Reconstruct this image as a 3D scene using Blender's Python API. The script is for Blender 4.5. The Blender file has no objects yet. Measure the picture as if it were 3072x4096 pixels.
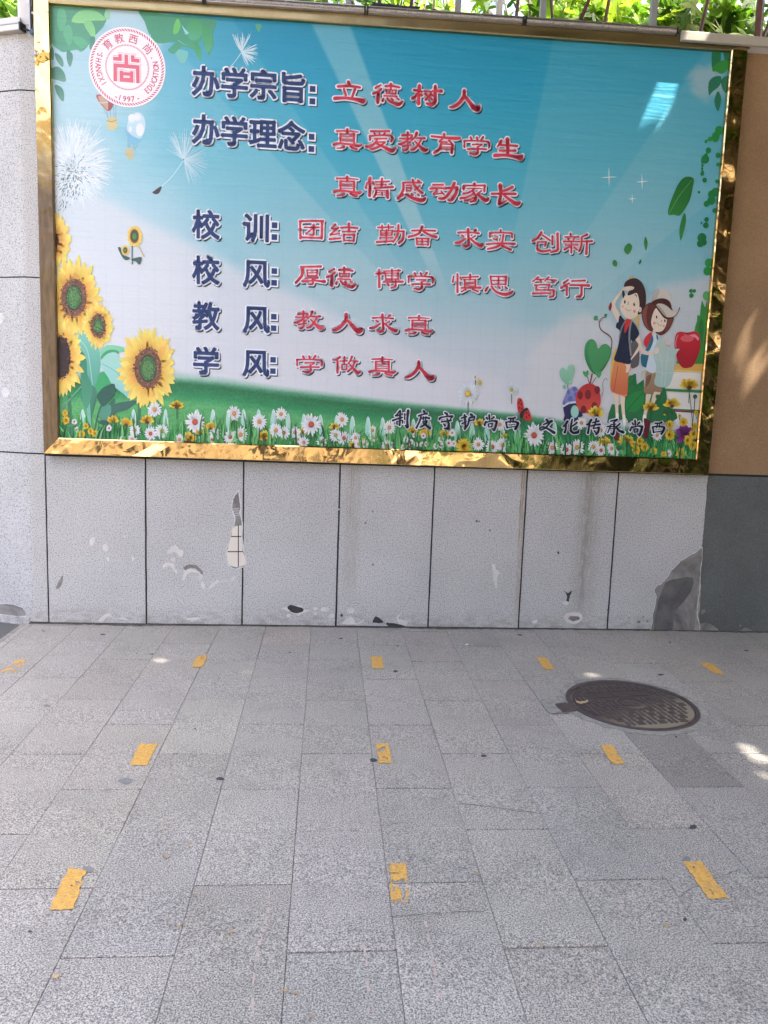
import bpy, bmesh, math, random
import numpy as np
from mathutils import Vector, Matrix
from mathutils.geometry import tessellate_polygon
random.seed(7); rng = np.random.default_rng(7)
scene = bpy.context.scene
col = scene.collection

# ------------------------------------------------------------ camera
FPX, CAM = 3036.87, np.array([1.7159, -4.7774, 1.3879])
RT = np.array([0.99674019, -0.07274051, 0.03489717])
UPV = np.array([-0.02506275, 0.1319736, 0.99093634])
FW = np.array([0.07668672, 0.98858069, -0.12972031])
cd = bpy.data.cameras.new('camera'); cam = bpy.data.objects.new('camera', cd); col.objects.link(cam)
cam.matrix_world = Matrix(((RT[0], UPV[0], -FW[0], CAM[0]), (RT[1], UPV[1], -FW[1], CAM[1]),
                           (RT[2], UPV[2], -FW[2], CAM[2]), (0, 0, 0, 1)))
cd.sensor_fit = 'HORIZONTAL'; cd.sensor_width = 36; cd.lens = 36 * FPX / 3072
cd.clip_start = .05; cd.clip_end = 500
scene.camera = cam

# ------------------------------------------------------------ light
SUN = Vector((.45, -.25, .86)).normalized()          # towards the sun
w = bpy.data.worlds.new('World'); scene.world = w; w.use_nodes = True
nt = w.node_tree; bg = nt.nodes['Background']
sky = nt.nodes.new('ShaderNodeTexSky'); sky.sky_type = 'NISHITA'; sky.sun_disc = False
sky.sun_elevation = math.asin(SUN.z); sky.sun_rotation = math.atan2(SUN.x, SUN.y)
sky.air_density = .5; sky.dust_density = 6.0; sky.ozone_density = .4
nt.links.new(sky.outputs[0], bg.inputs[0]); bg.inputs[1].default_value = .15
sd = bpy.data.lights.new('sun', 'SUN'); sd.energy = 2.0; sd.angle = math.radians(.53); sd.color = (1, .95, .86)
so = bpy.data.objects.new('sun', sd); col.objects.link(so); so.rotation_euler = SUN.to_track_quat('Z', 'Y').to_euler()
so.location = (4, -4, 12)
vs = scene.view_settings; vs.view_transform = 'Standard'; vs.look = 'None'; vs.gamma = 1; vs.exposure = 3.22
scene.render.engine = 'CYCLES'; scene.cycles.use_denoising = True
scene.cycles.max_bounces = 8; scene.cycles.diffuse_bounces = 4; scene.cycles.caustics_reflective = False
scene.cycles.caustics_refractive = False

# ------------------------------------------------------------ helpers
def lin(c):
    return tuple(((x / 255 / 12.92) if x / 255 <= .04045 else ((x / 255 + .055) / 1.055) ** 2.4) for x in c[:3])
def linA(a):
    a = np.clip(a / 255., 0, 1); return np.where(a <= .04045, a / 12.92, ((a + .055) / 1.055) ** 2.4)
def ray(u, v):
    return FW + RT * (u - 1536) / FPX - UPV * (v - 2048) / FPX
def onY(u, v, y):                                     # photo point -> point of the vertical plane y
    d = ray(u, v); t = (y - CAM[1]) / d[1]; return CAM + t * d
GS, GD = .0021, -.0105                                # the pavement falls gently away from the wall
def gz(x, y): return GS * x - GD * y
def onG(u, v, dz=0):
    d = ray(u, v); t = (dz - CAM[2] + GS * CAM[0] - GD * CAM[1]) / (d[2] - GS * d[0] + GD * d[1]); return CAM + t * d
def toPx(P):
    d = P - CAM; z = d @ FW; return 1536 + FPX * (d @ RT) / z, 2048 - FPX * (d @ UPV) / z
ZOOM = {'1': (0, 0, .66305), '2w': (0, 1800, .66305), '3w': (1000, 1800, .66305), '4w': (1972, 1800, .66305),
        'z2': (1000, 0, .66305), 'z3': (1972, 0, .66305), 'z4': (0, 700, .66305), 'z5': (1000, 700, .66305),
        'z6': (1972, 700, .66305), 'z7': (0, 1300, .66305), 'z8': (1000, 1300, .66305), 'zR': (1972, 1300, .66305),
        'g5': (0, 2500, .92586), 'g6': (1536, 2500, .92586), 'g7': (0, 3200, .92586), 'g8': (1536, 3200, .92586),
        'K1': (2330, 1060, .30139), 'K2': (2200, 1320, .37975), 'E': (340, 90, .20494), 'B': (180, 400, .36166),
        'A': (1300, 300, .49427), 'C': (1150, 840, .75347), 'D': (1150, 1200, .3918), 'M': (2080, 2640, .49427),
        'P1': (1550, 1610, .33755), 'P2': (2130, 1630, .33755), 'T5': (0, 0, .30139), 'F': (0, 0, 1.)}
def zz(z, p): o = ZOOM[z]; return o[0] + p[0] * o[2], o[1] + p[1] * o[2]

def link(name, me, mats=(), parent=None, local=False):
    o = bpy.data.objects.new(name, me); col.objects.link(o)
    for m in mats if isinstance(mats, (list, tuple)) else [mats]: me.materials.append(m)
    if parent:
        o.parent = parent
        if parent.type == 'EMPTY' and not local: o.matrix_parent_inverse = Matrix.Translation(-parent.location)
    return o
def thing(o, label, cat, group=None):
    o['label'] = label; o['category'] = cat
    if group: o['group'] = group
    return o
def empty(name, loc, label, cat, group=None):
    o = bpy.data.objects.new(name, None); col.objects.link(o); o.location = loc; o.empty_display_size = .1
    return thing(o, label, cat, group)
def sett(o, kind='structure'): o['kind'] = kind; return o

class MB:
    def __init__(s): s.v = []; s.f = []; s.m = []; s.c = []; s.k = 0
    def add(s, vs_, fs, c=None, m=0):
        n = len(s.v); s.v += [tuple(map(float, q)) for q in vs_]; s.f += [tuple(i + n for i in f) for f in fs]; s.m += [m] * len(fs)
        if c is not None and len(c) and hasattr(c[0], '__len__'): s.c += list(c)
        else: s.c += [c or (1, 1, 1)] * len(vs_)
    def box(s, a, b, m=0, c=None):
        x0, y0, z0 = a; x1, y1, z1 = b
        s.add([(x0, y0, z0), (x1, y0, z0), (x1, y1, z0), (x0, y1, z0), (x0, y0, z1), (x1, y0, z1), (x1, y1, z1), (x0, y1, z1)],
              [(3, 2, 1, 0), (4, 5, 6, 7), (0, 1, 5, 4), (1, 2, 6, 5), (2, 3, 7, 6), (3, 0, 4, 7)], c, m)
    def tube(s, pts, r, n=8, m=0, c=None, caps=True):
        pts = [Vector(p) for p in pts]; rs = r if hasattr(r, '__len__') else [r] * len(pts); vv = []; ff = []
        for i, p in enumerate(pts):
            d = (pts[min(i + 1, len(pts) - 1)] - pts[max(i - 1, 0)]).normalized()
            a = d.cross(Vector((0, 0, 1)) if abs(d.z) < .9 else Vector((1, 0, 0))).normalized(); b = d.cross(a)
            for k in range(n):
                t = 2 * math.pi * k / n; vv.append(p + a * math.cos(t) * rs[i] + b * math.sin(t) * rs[i])
        for i in range(len(pts) - 1):
            for k in range(n): ff.append((i * n + k, i * n + (k + 1) % n, (i + 1) * n + (k + 1) % n, (i + 1) * n + k))
        if caps: ff += [tuple(range(n - 1, -1, -1)), tuple((len(pts) - 1) * n + k for k in range(n))]
        s.add(vv, ff, c, m)
    def mesh(s, name, smooth=False, color=False):
        me = bpy.data.meshes.new(name); me.from_pydata(s.v, [], s.f)
        if any(s.m): me.polygons.foreach_set('material_index', s.m)
        if smooth: me.polygons.foreach_set('use_smooth', [True] * len(s.f))
        if color:
            a = me.color_attributes.new('Col', 'FLOAT_COLOR', 'POINT')
            arr = np.ones((len(s.v), 4), np.float32); arr[:, :3] = np.array(s.c, np.float32); a.data.foreach_set('color', arr.ravel())
        me.update(); return me

def bevel(o, w_=.004, seg=2):
    b = o.modifiers.new('bevel', 'BEVEL'); b.width = w_; b.segments = seg; b.limit_method = 'ANGLE'; return o

# node materials
class NM:
    def __init__(s, name):
        s.m = bpy.data.materials.new(name); s.m.use_nodes = True; s.t = s.m.node_tree; s.b = s.t.nodes['Principled BSDF']
        s.tc = s.n('ShaderNodeTexCoord')
    def n(s, t, **k):
        x = s.t.nodes.new(t)
        for a, b in k.items(): setattr(x, a, b)
        return x
    def L(s, a, b): s.t.links.new(a, b)
    def noise(s, scale, detail=4, rough=.5, vec=None, stretch=None, dist=0):
        x = s.n('ShaderNodeTexNoise'); x.inputs['Scale'].default_value = scale; x.inputs['Detail'].default_value = detail
        x.inputs['Roughness'].default_value = rough; x.inputs['Distortion'].default_value = dist
        v = vec or s.tc.outputs['Object']
        if stretch:
            mp = s.n('ShaderNodeMapping'); mp.inputs['Scale'].default_value = stretch; s.L(v, mp.inputs[0]); v = mp.outputs[0]
        s.L(v, x.inputs['Vector']); return x.outputs['Fac']
    def ramp(s, f, stops, interp='LINEAR'):
        x = s.n('ShaderNodeValToRGB'); x.color_ramp.interpolation = interp; e = x.color_ramp.elements
        while len(e) < len(stops): e.new(.5)
        for el, (p, c) in zip(e, stops): el.position = p; el.color = (*c, 1) if hasattr(c, '__len__') else (c, c, c, 1)
        s.L(f, x.inputs[0]); return x.outputs['Color']
    def mix(s, f, a, b, mode='MIX'):
        x = s.n('ShaderNodeMix', data_type='RGBA', blend_type=mode)
        for v, i in ((f, 0), (a, 6), (b, 7)):
            if hasattr(v, 'links'): s.L(v, x.inputs[i])
            else: x.inputs[i].default_value = v if not hasattr(v, '__len__') else (*v, 1)
        return x.outputs[2]
    def attr(s, name='Col'):
        x = s.n('ShaderNodeVertexColor'); x.layer_name = name; return x.outputs['Color']
    def bump(s, h, strength=.3, dist=.01, prev=None):
        x = s.n('ShaderNodeBump'); x.inputs['Strength'].default_value = strength; x.inputs['Distance'].default_value = dist
        s.L(h, x.inputs['Height'])
        if prev: s.L(prev, x.inputs['Normal'])
        return x.outputs[0]
    def set(s, color=None, rough=None, metal=None, normal=None, spec=None):
        for v, k in ((color, 'Base Color'), (rough, 'Roughness'), (metal, 'Metallic'), (normal, 'Normal'), (spec, 'Specular IOR Level')):
            if v is None: continue
            if hasattr(v, 'links'): s.L(v, s.b.inputs[k])
            else: s.b.inputs[k].default_value = (*v, 1) if hasattr(v, '__len__') else v
        return s.m

def mat_simple(name, rgb, rough=.6, metal=0, var=.12, scale=12, bump=.15):
    k = NM(name); c = lin(rgb); f = k.noise(scale, 5)
    lo = tuple(x * (1 - var) for x in c); hi = tuple(min(1, x * (1 + var)) for x in c)
    return k.set(k.ramp(f, [(.3, lo), (.7, hi)]), rough, metal, k.bump(k.noise(scale * 8, 3), bump, .002))

def speckle_mat(name, base, dark, light, scale, amt=(.40, .47), rough=.75, dirt=True, use_attr=False):
    """sprayed granite coating: pale ground with fine dark and light flecks"""
    k = NM(name)
    n1 = k.noise(scale, 2, .6); n2 = k.noise(scale * 1.7, 2, .6, stretch=(1.1, .9, 1.05)); n3 = k.noise(1.6, 5, .6)
    c = k.ramp(n1, [(amt[0] - .04, lin(dark)), (amt[1], lin(base))])
    c = k.mix(k.ramp(n2, [(.56, 0.), (.64, .75)]), c, lin(light))
    if dirt: c = k.mix(1., c, k.ramp(n3, [(.3, .86), (.65, 1.)]), 'MULTIPLY')
    if use_attr: c = k.mix(1., c, k.attr(), 'MULTIPLY')
    return k.set(c, rough, 0, k.bump(n1, .12, .002), .3)

M = {}
M['granite_coat'] = speckle_mat('granite_coat', (197, 196, 193), (138, 138, 137), (215, 214, 210), 140, (.41, .50))
M['granite_coat_pale'] = M['granite_coat']
M['joint'] = mat_simple('joint_paint', (22, 25, 32), .7, 0, .2, 30)
M['plaster'] = mat_simple('bare_plaster', (205, 202, 196), .85, 0, .12, 14, .3)
M['cement'] = NM('grey_cement')
k = M['cement']; n = k.noise(5, 7, .65, dist=.6); n2 = k.noise(40, 5, .6)
M['cement'] = k.set(k.ramp(n, [(.32, lin((92, 90, 88))), (.5, lin((126, 122, 118))), (.7, lin((152, 148, 142)))]), .85, 0, k.bump(n2, .5, .006))
M['dark_hole'] = mat_simple('dark_chip', (58, 58, 60), .9, 0, .3, 30, .4)
M['tile_white'] = mat_simple('old_white_tile', (222, 214, 200), .4, 0, .05, 6, .02)
M['white_rim'] = mat_simple('chipped_rim', (206, 206, 204), .8, 0, .06, 30, .3)

def tan_mat():
    k = NM('tan_render'); n = k.noise(150, 3, .6); n2 = k.noise(2.2, 5, .6)
    c = k.mix(.5, k.ramp(n, [(.35, lin((138, 110, 81))), (.65, lin((174, 142, 108)))]), k.ramp(n2, [(.3, lin((136, 109, 84))), (.5, lin((158, 129, 99))), (.7, lin((172, 142, 110)))]))
    return k.set(c, .9, 0, k.bump(n, .35, .003), .2)
M['tan'] = tan_mat()
def dark_mat():
    k = NM('dark_grey_render'); n = k.noise(120, 3, .6); n2 = k.noise(2.4, 6, .65)
    c = k.mix(1., k.ramp(n, [(.35, lin((95, 98, 96))), (.65, lin((112, 115, 112)))]), k.ramp(n2, [(.3, .8), (.6, 1.)]), 'MULTIPLY')
    return k.set(c, .85, 0, k.bump(n, .3, .003), .25)
M['dark_plinth'] = dark_mat()

def paving_mat():
    k = NM('granite_paving')
    n1 = k.noise(215, 3, .62); n2 = k.noise(300, 2, .6); n3 = k.noise(1.7, 7, .66, dist=.4); n4 = k.noise(8, 6, .66)
    c = k.ramp(n1, [(.36, lin((90, 87, 83))), (.46, lin((157, 151, 142))), (.56, lin((196, 189, 177))), (.68, lin((220, 212, 198)))])
    c = k.mix(k.ramp(n2, [(.38, .85), (.45, 0.)]), c, lin((88, 86, 85)))
    c = k.mix(1., c, k.attr(), 'MULTIPLY')
    c = k.mix(1., c, k.ramp(n3, [(.28, .76), (.44, .93), (.62, 1.)]), 'MULTIPLY')
    c = k.mix(1., c, k.ramp(n4, [(.28, .86), (.5, 1.)]), 'MULTIPLY')
    return k.set(c, .36, 0, k.bump(n1, .07, .002), .6)
M['paving'] = paving_mat()
M['grout'] = mat_simple('paving_grout', (84, 82, 79), .95, 0, .25, 20, .4)
def asphalt_mat():
    k = NM('asphalt'); n = k.noise(160, 3, .7); n2 = k.noise(.8, 5)
    c = k.mix(.4, k.ramp(n, [(.35, lin((70, 70, 70))), (.6, lin((104, 103, 100))), (.7, lin((150, 146, 138)))]), k.ramp(n2, [(.3, lin((84, 84, 82))), (.7, lin((112, 110, 106)))]))
    return k.set(c, .9, 0, k.bump(n, .5, .006))
M['asphalt'] = asphalt_mat()
def concrete_road():
    k = NM('pale_concrete'); n = k.noise(1.5, 6); n2 = k.noise(60, 4)
    return k.set(k.ramp(n, [(.3, lin((150, 141, 126))), (.7, lin((174, 164, 148)))]), .85, 0, k.bump(n2, .2, .004))
M['road'] = concrete_road()
def yellow_mat():
    k = NM('yellow_road_paint'); n = k.noise(60, 4, .7); n2 = k.noise(140, 2)
    c = k.ramp(n, [(.3, lin((206, 152, 62))), (.7, lin((230, 180, 90)))])
    return k.set(k.mix(k.ramp(n2, [(.36, .75), (.5, 0.)]), c, lin((168, 140, 96))), .6, 0, k.bump(n2, .2, .002))
M['yellow'] = yellow_mat()
def gold_mat(name='gold_mirror', bumpd=.05, rough=.06, c0=(.82, .58, .26)):
    k = NM(name); a = k.noise(3.6, 0, .4, dist=.5); b = k.noise(13, 0, .4, dist=.8); d = k.noise(45, 4, .6)
    nrm = k.bump(a, 1., bumpd * .55); nrm = k.bump(b, 1., bumpd * .035, nrm)
    dirt = k.ramp(k.noise(5, 6, .7), [(.45, rough), (.75, rough + .12)])
    c = k.ramp(d, [(.3, tuple(x * .9 for x in c0)), (.6, c0)])
    return k.set(c, dirt, 1., nrm)
M['gold'] = gold_mat()
M['gold_dull'] = gold_mat('gold_weathered', .012, .3, (.36, .28, .14))
k = NM('gold_to_brown'); sp = k.n('ShaderNodeSeparateXYZ'); k.L(k.tc.outputs['Object'], sp.inputs[0])
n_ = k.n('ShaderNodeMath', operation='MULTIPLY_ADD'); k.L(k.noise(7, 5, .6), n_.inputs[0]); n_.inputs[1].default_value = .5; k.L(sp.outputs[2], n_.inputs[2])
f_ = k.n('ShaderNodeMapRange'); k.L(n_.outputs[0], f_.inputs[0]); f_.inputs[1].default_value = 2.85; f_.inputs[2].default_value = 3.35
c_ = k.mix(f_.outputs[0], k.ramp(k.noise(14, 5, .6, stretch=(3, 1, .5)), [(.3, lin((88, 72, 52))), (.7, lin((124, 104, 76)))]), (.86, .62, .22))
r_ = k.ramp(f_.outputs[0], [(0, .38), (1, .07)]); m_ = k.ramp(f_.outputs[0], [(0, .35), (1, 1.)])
M['gold_to_brown'] = k.set(c_, r_, m_, k.bump(k.noise(12, 0, .4, dist=.8), 1., .006, k.bump(k.noise(4, 0, .4, dist=.5), 1., .02)))  # brown and rougher low on the rail, polished gold near the top
M['brown_wood'] = mat_simple('brown_side', (126, 104, 78), .5, 0, .25, 9, .3)
M['alu'] = mat_simple('grey_aluminium', (168, 164, 160), .35, .6, .08, 20, .05)
def led_mat():
    k = NM('led_diffuser'); n = k.noise(90, 2, .5); n2 = k.noise(3, 4)
    c = k.mix(.35, k.ramp(n, [(.4, lin((150, 144, 138))), (.6, lin((196, 188, 180)))]), k.ramp(n2, [(.3, lin((140, 134, 128))), (.7, lin((190, 184, 176)))]))
    return k.set(c, .3, 0, None, .5)
M['led'] = led_mat()
M['black'] = mat_simple('black_rubber', (34, 36, 40), .55, 0, .2, 30)
M['blue_box'] = mat_simple('blue_grey_plastic', (62, 92, 112), .45, 0, .15, 20)
M['white_paint'] = mat_simple('white_painted_steel', (206, 206, 202), .5, 0, .07, 14)
M['grey_paint'] = mat_simple('grey_painted_steel', (150, 152, 156), .5, 0, .1, 14)
M['brown_steel'] = mat_simple('red_brown_steel', (92, 56, 44), .45, 0, .3, 18, .2)
M['stake'] = mat_simple('weathered_stake', (168, 148, 116), .8, 0, .2, 14)
M['off_white'] = mat_simple('off_white_render', (214, 212, 208), .85, 0, .06, 8, .3)
M['cloth'] = mat_simple('dark_cloth', (46, 46, 52), .9, 0, .2, 16)
M['bark'] = mat_simple('bark', (110, 100, 84), .9, 0, .3, 10, .6)
def iron_mat():
    k = NM('cast_iron'); n = k.noise(70, 4, .6)
    c = k.ramp(n, [(.35, lin((66, 58, 58))), (.65, lin((96, 84, 82)))])
    # dry mud packed on the outer side of the lid
    sp = k.n('ShaderNodeSeparateXYZ'); k.L(k.tc.outputs['Object'], sp.inputs[0])
    g = k.n('ShaderNodeMath', operation='MULTIPLY_ADD'); k.L(sp.outputs[0], g.inputs[0]); g.inputs[1].default_value = .7
    h = k.n('ShaderNodeMath', operation='MULTIPLY'); k.L(sp.outputs[1], h.inputs[0]); h.inputs[1].default_value = -1.1
    k.L(h.outputs[0], g.inputs[2])
    a = k.n('ShaderNodeMath', operation='ADD'); k.L(g.outputs[0], a.inputs[0])
    nn = k.n('ShaderNodeMath', operation='MULTIPLY'); k.L(k.noise(7, 5, .7), nn.inputs[0]); nn.inputs[1].default_value = .35; k.L(nn.outputs[0], a.inputs[1])
    k.mud = k.ramp(a.outputs[0], [(.17, 0.), (.38, .66)])
    return k, c
k, c = iron_mat(); M['iron_raised'] = k.set(lin((82, 71, 68)), .6, .1, k.bump(k.noise(90, 3), .2, .002))
k, c = iron_mat(); M['iron_floor'] = k.set(k.mix(k.mud, lin((70, 61, 58)), lin((158, 146, 122))), .8, 0, k.bump(k.noise(90, 3), .4, .003))
M['iron'] = mat_simple('iron_rim', (88, 77, 76), .5, .4, .2, 40, .3)
M['mortar'] = mat_simple('pale_mortar', (146, 142, 133), .9, 0, .22, 30, .5)
def leaf_mat(name, lo, hi, trans=.5):
    k = NM(name); t = k.t; out = [x for x in t.nodes if x.type == 'OUTPUT_MATERIAL'][0]
    c = k.mix(1., k.attr(), k.ramp(k.noise(25, 3), [(.3, .8), (.7, 1.)]), 'MULTIPLY')
    k.set(c, .45, 0, None, .4)
    tr = k.n('ShaderNodeBsdfTranslucent'); k.L(k.mix(1., c, (1.25, 1.3, .55), 'MULTIPLY'), tr.inputs[0])
    ms = k.n('ShaderNodeMixShader'); ms.inputs[0].default_value = trans; k.L(k.b.outputs[0], ms.inputs[1]); k.L(tr.outputs[0], ms.inputs[2])
    k.L(ms.outputs[0], out.inputs[0]); return k.m
M['leaf'] = leaf_mat('plane_leaf', 0, 0, .5)
M['grass'] = leaf_mat('weed_leaf', 0, 0, .3)
M['dry'] = mat_simple('dry_leaf', (176, 152, 116), .8, 0, .3, 40)
M['paper'] = mat_simple('white_scrap', (228, 228, 224), .8, 0, .05, 30)
def print_mat():
    """printed vinyl: the artwork is its colour attribute, the sheet is slightly glossy and wrinkled"""
    k = NM('printed_vinyl'); c = k.attr()
    wr = k.noise(1., 4, .55, stretch=(1.3, 1, 16), dist=.5); sp = k.n('ShaderNodeSeparateXYZ'); k.L(k.tc.outputs['Object'], sp.inputs[0])
    wv = k.noise(1., 3, .5, stretch=(26, 1, 60)); fi = k.noise(420, 2)
    msk = k.n('ShaderNodeMapRange'); k.L(sp.outputs[2], msk.inputs[0]); msk.inputs[1].default_value = 2.3; msk.inputs[2].default_value = 3.4
    msk.inputs[3].default_value = .25
    h = k.n('ShaderNodeMath', operation='MULTIPLY'); k.L(wr, h.inputs[0]); k.L(msk.outputs[0], h.inputs[1])
    nrm = k.bump(h.outputs[0], .5, .016); nrm = k.bump(wv, .25, .004, nrm); nrm = k.bump(fi, .1, .0006, nrm)
    return k.set(k.mix(1., c, k.ramp(k.noise(260, 2), [(.3, .94), (.6, 1.)]), 'MULTIPLY'), .42, 0, nrm, .4)
M['print'] = print_mat()

# ------------------------------------------------------------ art on the printed sheet
YS = -.040; EPS = 1.3e-5
LAYER = [0]
def pl(u, v): P = onY(u, v, YS); return P[0], P[2]
def pxm(u, v): return FPX / ((onY(u, v, YS) - CAM) @ FW)
def smooth2(pts, n=4, closed=True):
    N = len(pts); out = []
    for i in range(N if closed else N - 1):
        g = lambda j: np.array(pts[j % N] if closed else pts[min(max(j, 0), N - 1)], float)
        p0, p1, p2, p3 = g(i - 1), g(i), g(i + 1), g(i + 2)
        for k in range(n):
            t = k / n
            out.append(tuple(.5 * (2 * p1 + (p2 - p0) * t + (2 * p0 - 5 * p1 + 4 * p2 - p3) * t * t + (3 * p1 - p0 - 3 * p2 + p3) * t ** 3)))
    if not closed: out.append(tuple(pts[-1]))
    return out
XL, XR, ZB, ZT = .0975, 4.085, 1.1635, 3.612
class Art(MB):
    def lay(s, n=1): LAYER[0] += n
    def y(s): s.k += 1; return YS - .0004 - LAYER[0] * EPS - (s.k % 300) * EPS * .9 / 300
    def face(s, P, c):                                # P: plane points (X,Z), c: one sRGB colour or one per point
        P = [(min(max(x, XL), XR), min(max(z, ZB), ZT)) for x, z in P]
        y = s.y(); tri = tessellate_polygon([[Vector((x, z, 0)) for x, z in P]])
        cs = [lin(q) for q in c] if hasattr(c[0], '__len__') else lin(c)
        a = []
        for t in tri:
            p, q, r = (P[i] for i in t); ar = (q[0] - p[0]) * (r[1] - p[1]) - (q[1] - p[1]) * (r[0] - p[0])
            if abs(ar) > 1e-12: a.append(t if ar > 0 else t[::-1])
        s.add([(x, y, z) for x, z in P], a, cs)
    def poly(s, z, pts, c, sm=3, c2=None, lay=1):     # traced outline; c2 blends towards the bottom
        s.lay(lay); pts = smooth2(pts, sm) if sm else pts
        if c2 is not None:
            ys = [p[1] for p in pts]; lo, hi = min(ys), max(ys)
            c = [tuple(a + (b - a) * (p[1] - lo) / (hi - lo + 1e-6) for a, b in zip(c, c2)) for p in pts]
        s.face([pl(*zz(z, p)) for p in pts], c)
    def ell(s, z, x, y, rx, ry, c, n=20, rot=0, lay=1, c2=None):
        P = []
        for k in range(n):
            t = 2 * math.pi * k / n; a, b = rx * math.cos(t), ry * math.sin(t)
            P.append((x + a * math.cos(rot) - b * math.sin(rot), y + a * math.sin(rot) + b * math.cos(rot)))
        s.poly(z, P, c, 0, c2, lay)
    def strip(s, P, W, c):                            # P plane points, W widths: tapered stroke with round ends
        n = len(P); L, R = [], []
        for i in range(n):
            a = np.array(P[max(i - 1, 0)]); b = np.array(P[min(i + 1, n - 1)]); d = b - a; d = d / (np.linalg.norm(d) + 1e-9)
            nn = np.array((-d[1], d[0])) * W[i] / 2; L.append(np.array(P[i]) + nn); R.append(np.array(P[i]) - nn)
        for i in range(n - 1):
            y = s.y(); s.add([(q[0], y, q[1]) for q in (R[i], R[i + 1], L[i + 1], L[i])], [(0, 1, 2, 3)], lin(c))
        for i in (range(n) if n < 40 else (0, n - 1)):
            s.disc(P[i], W[i] / 2, c, 10)
    def disc(s, p, r, c, n=16):
        y = s.y(); s.add([(p[0] + r * math.cos(2 * math.pi * k / n), y, p[1] + r * math.sin(2 * math.pi * k / n)) for k in range(n)], [tuple(range(n))], lin(c))
    def stroke(s, z, pts, c, lay=1, sm=4):
        s.lay(lay); sc = ZOOM[z][2]
        q = smooth2(pts, sm, False) if sm and len(pts) > 2 else pts
        P = [pl(*zz(z, p)) for p in q]; s.strip(P, [p[2] * sc / pxm(*zz(z, p)) for p in q], c)
    def out(s, name, parent, label=None):
        o = link(name, s.mesh(name, color=True), M['print'], parent)
        if label: o['label'] = label
        return o

# --- the board
board = empty('notice_board', (2.092, 0, 1.067), 'large school notice board with blue sky and sunflower print in a gold mirror frame', 'notice board')

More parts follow.
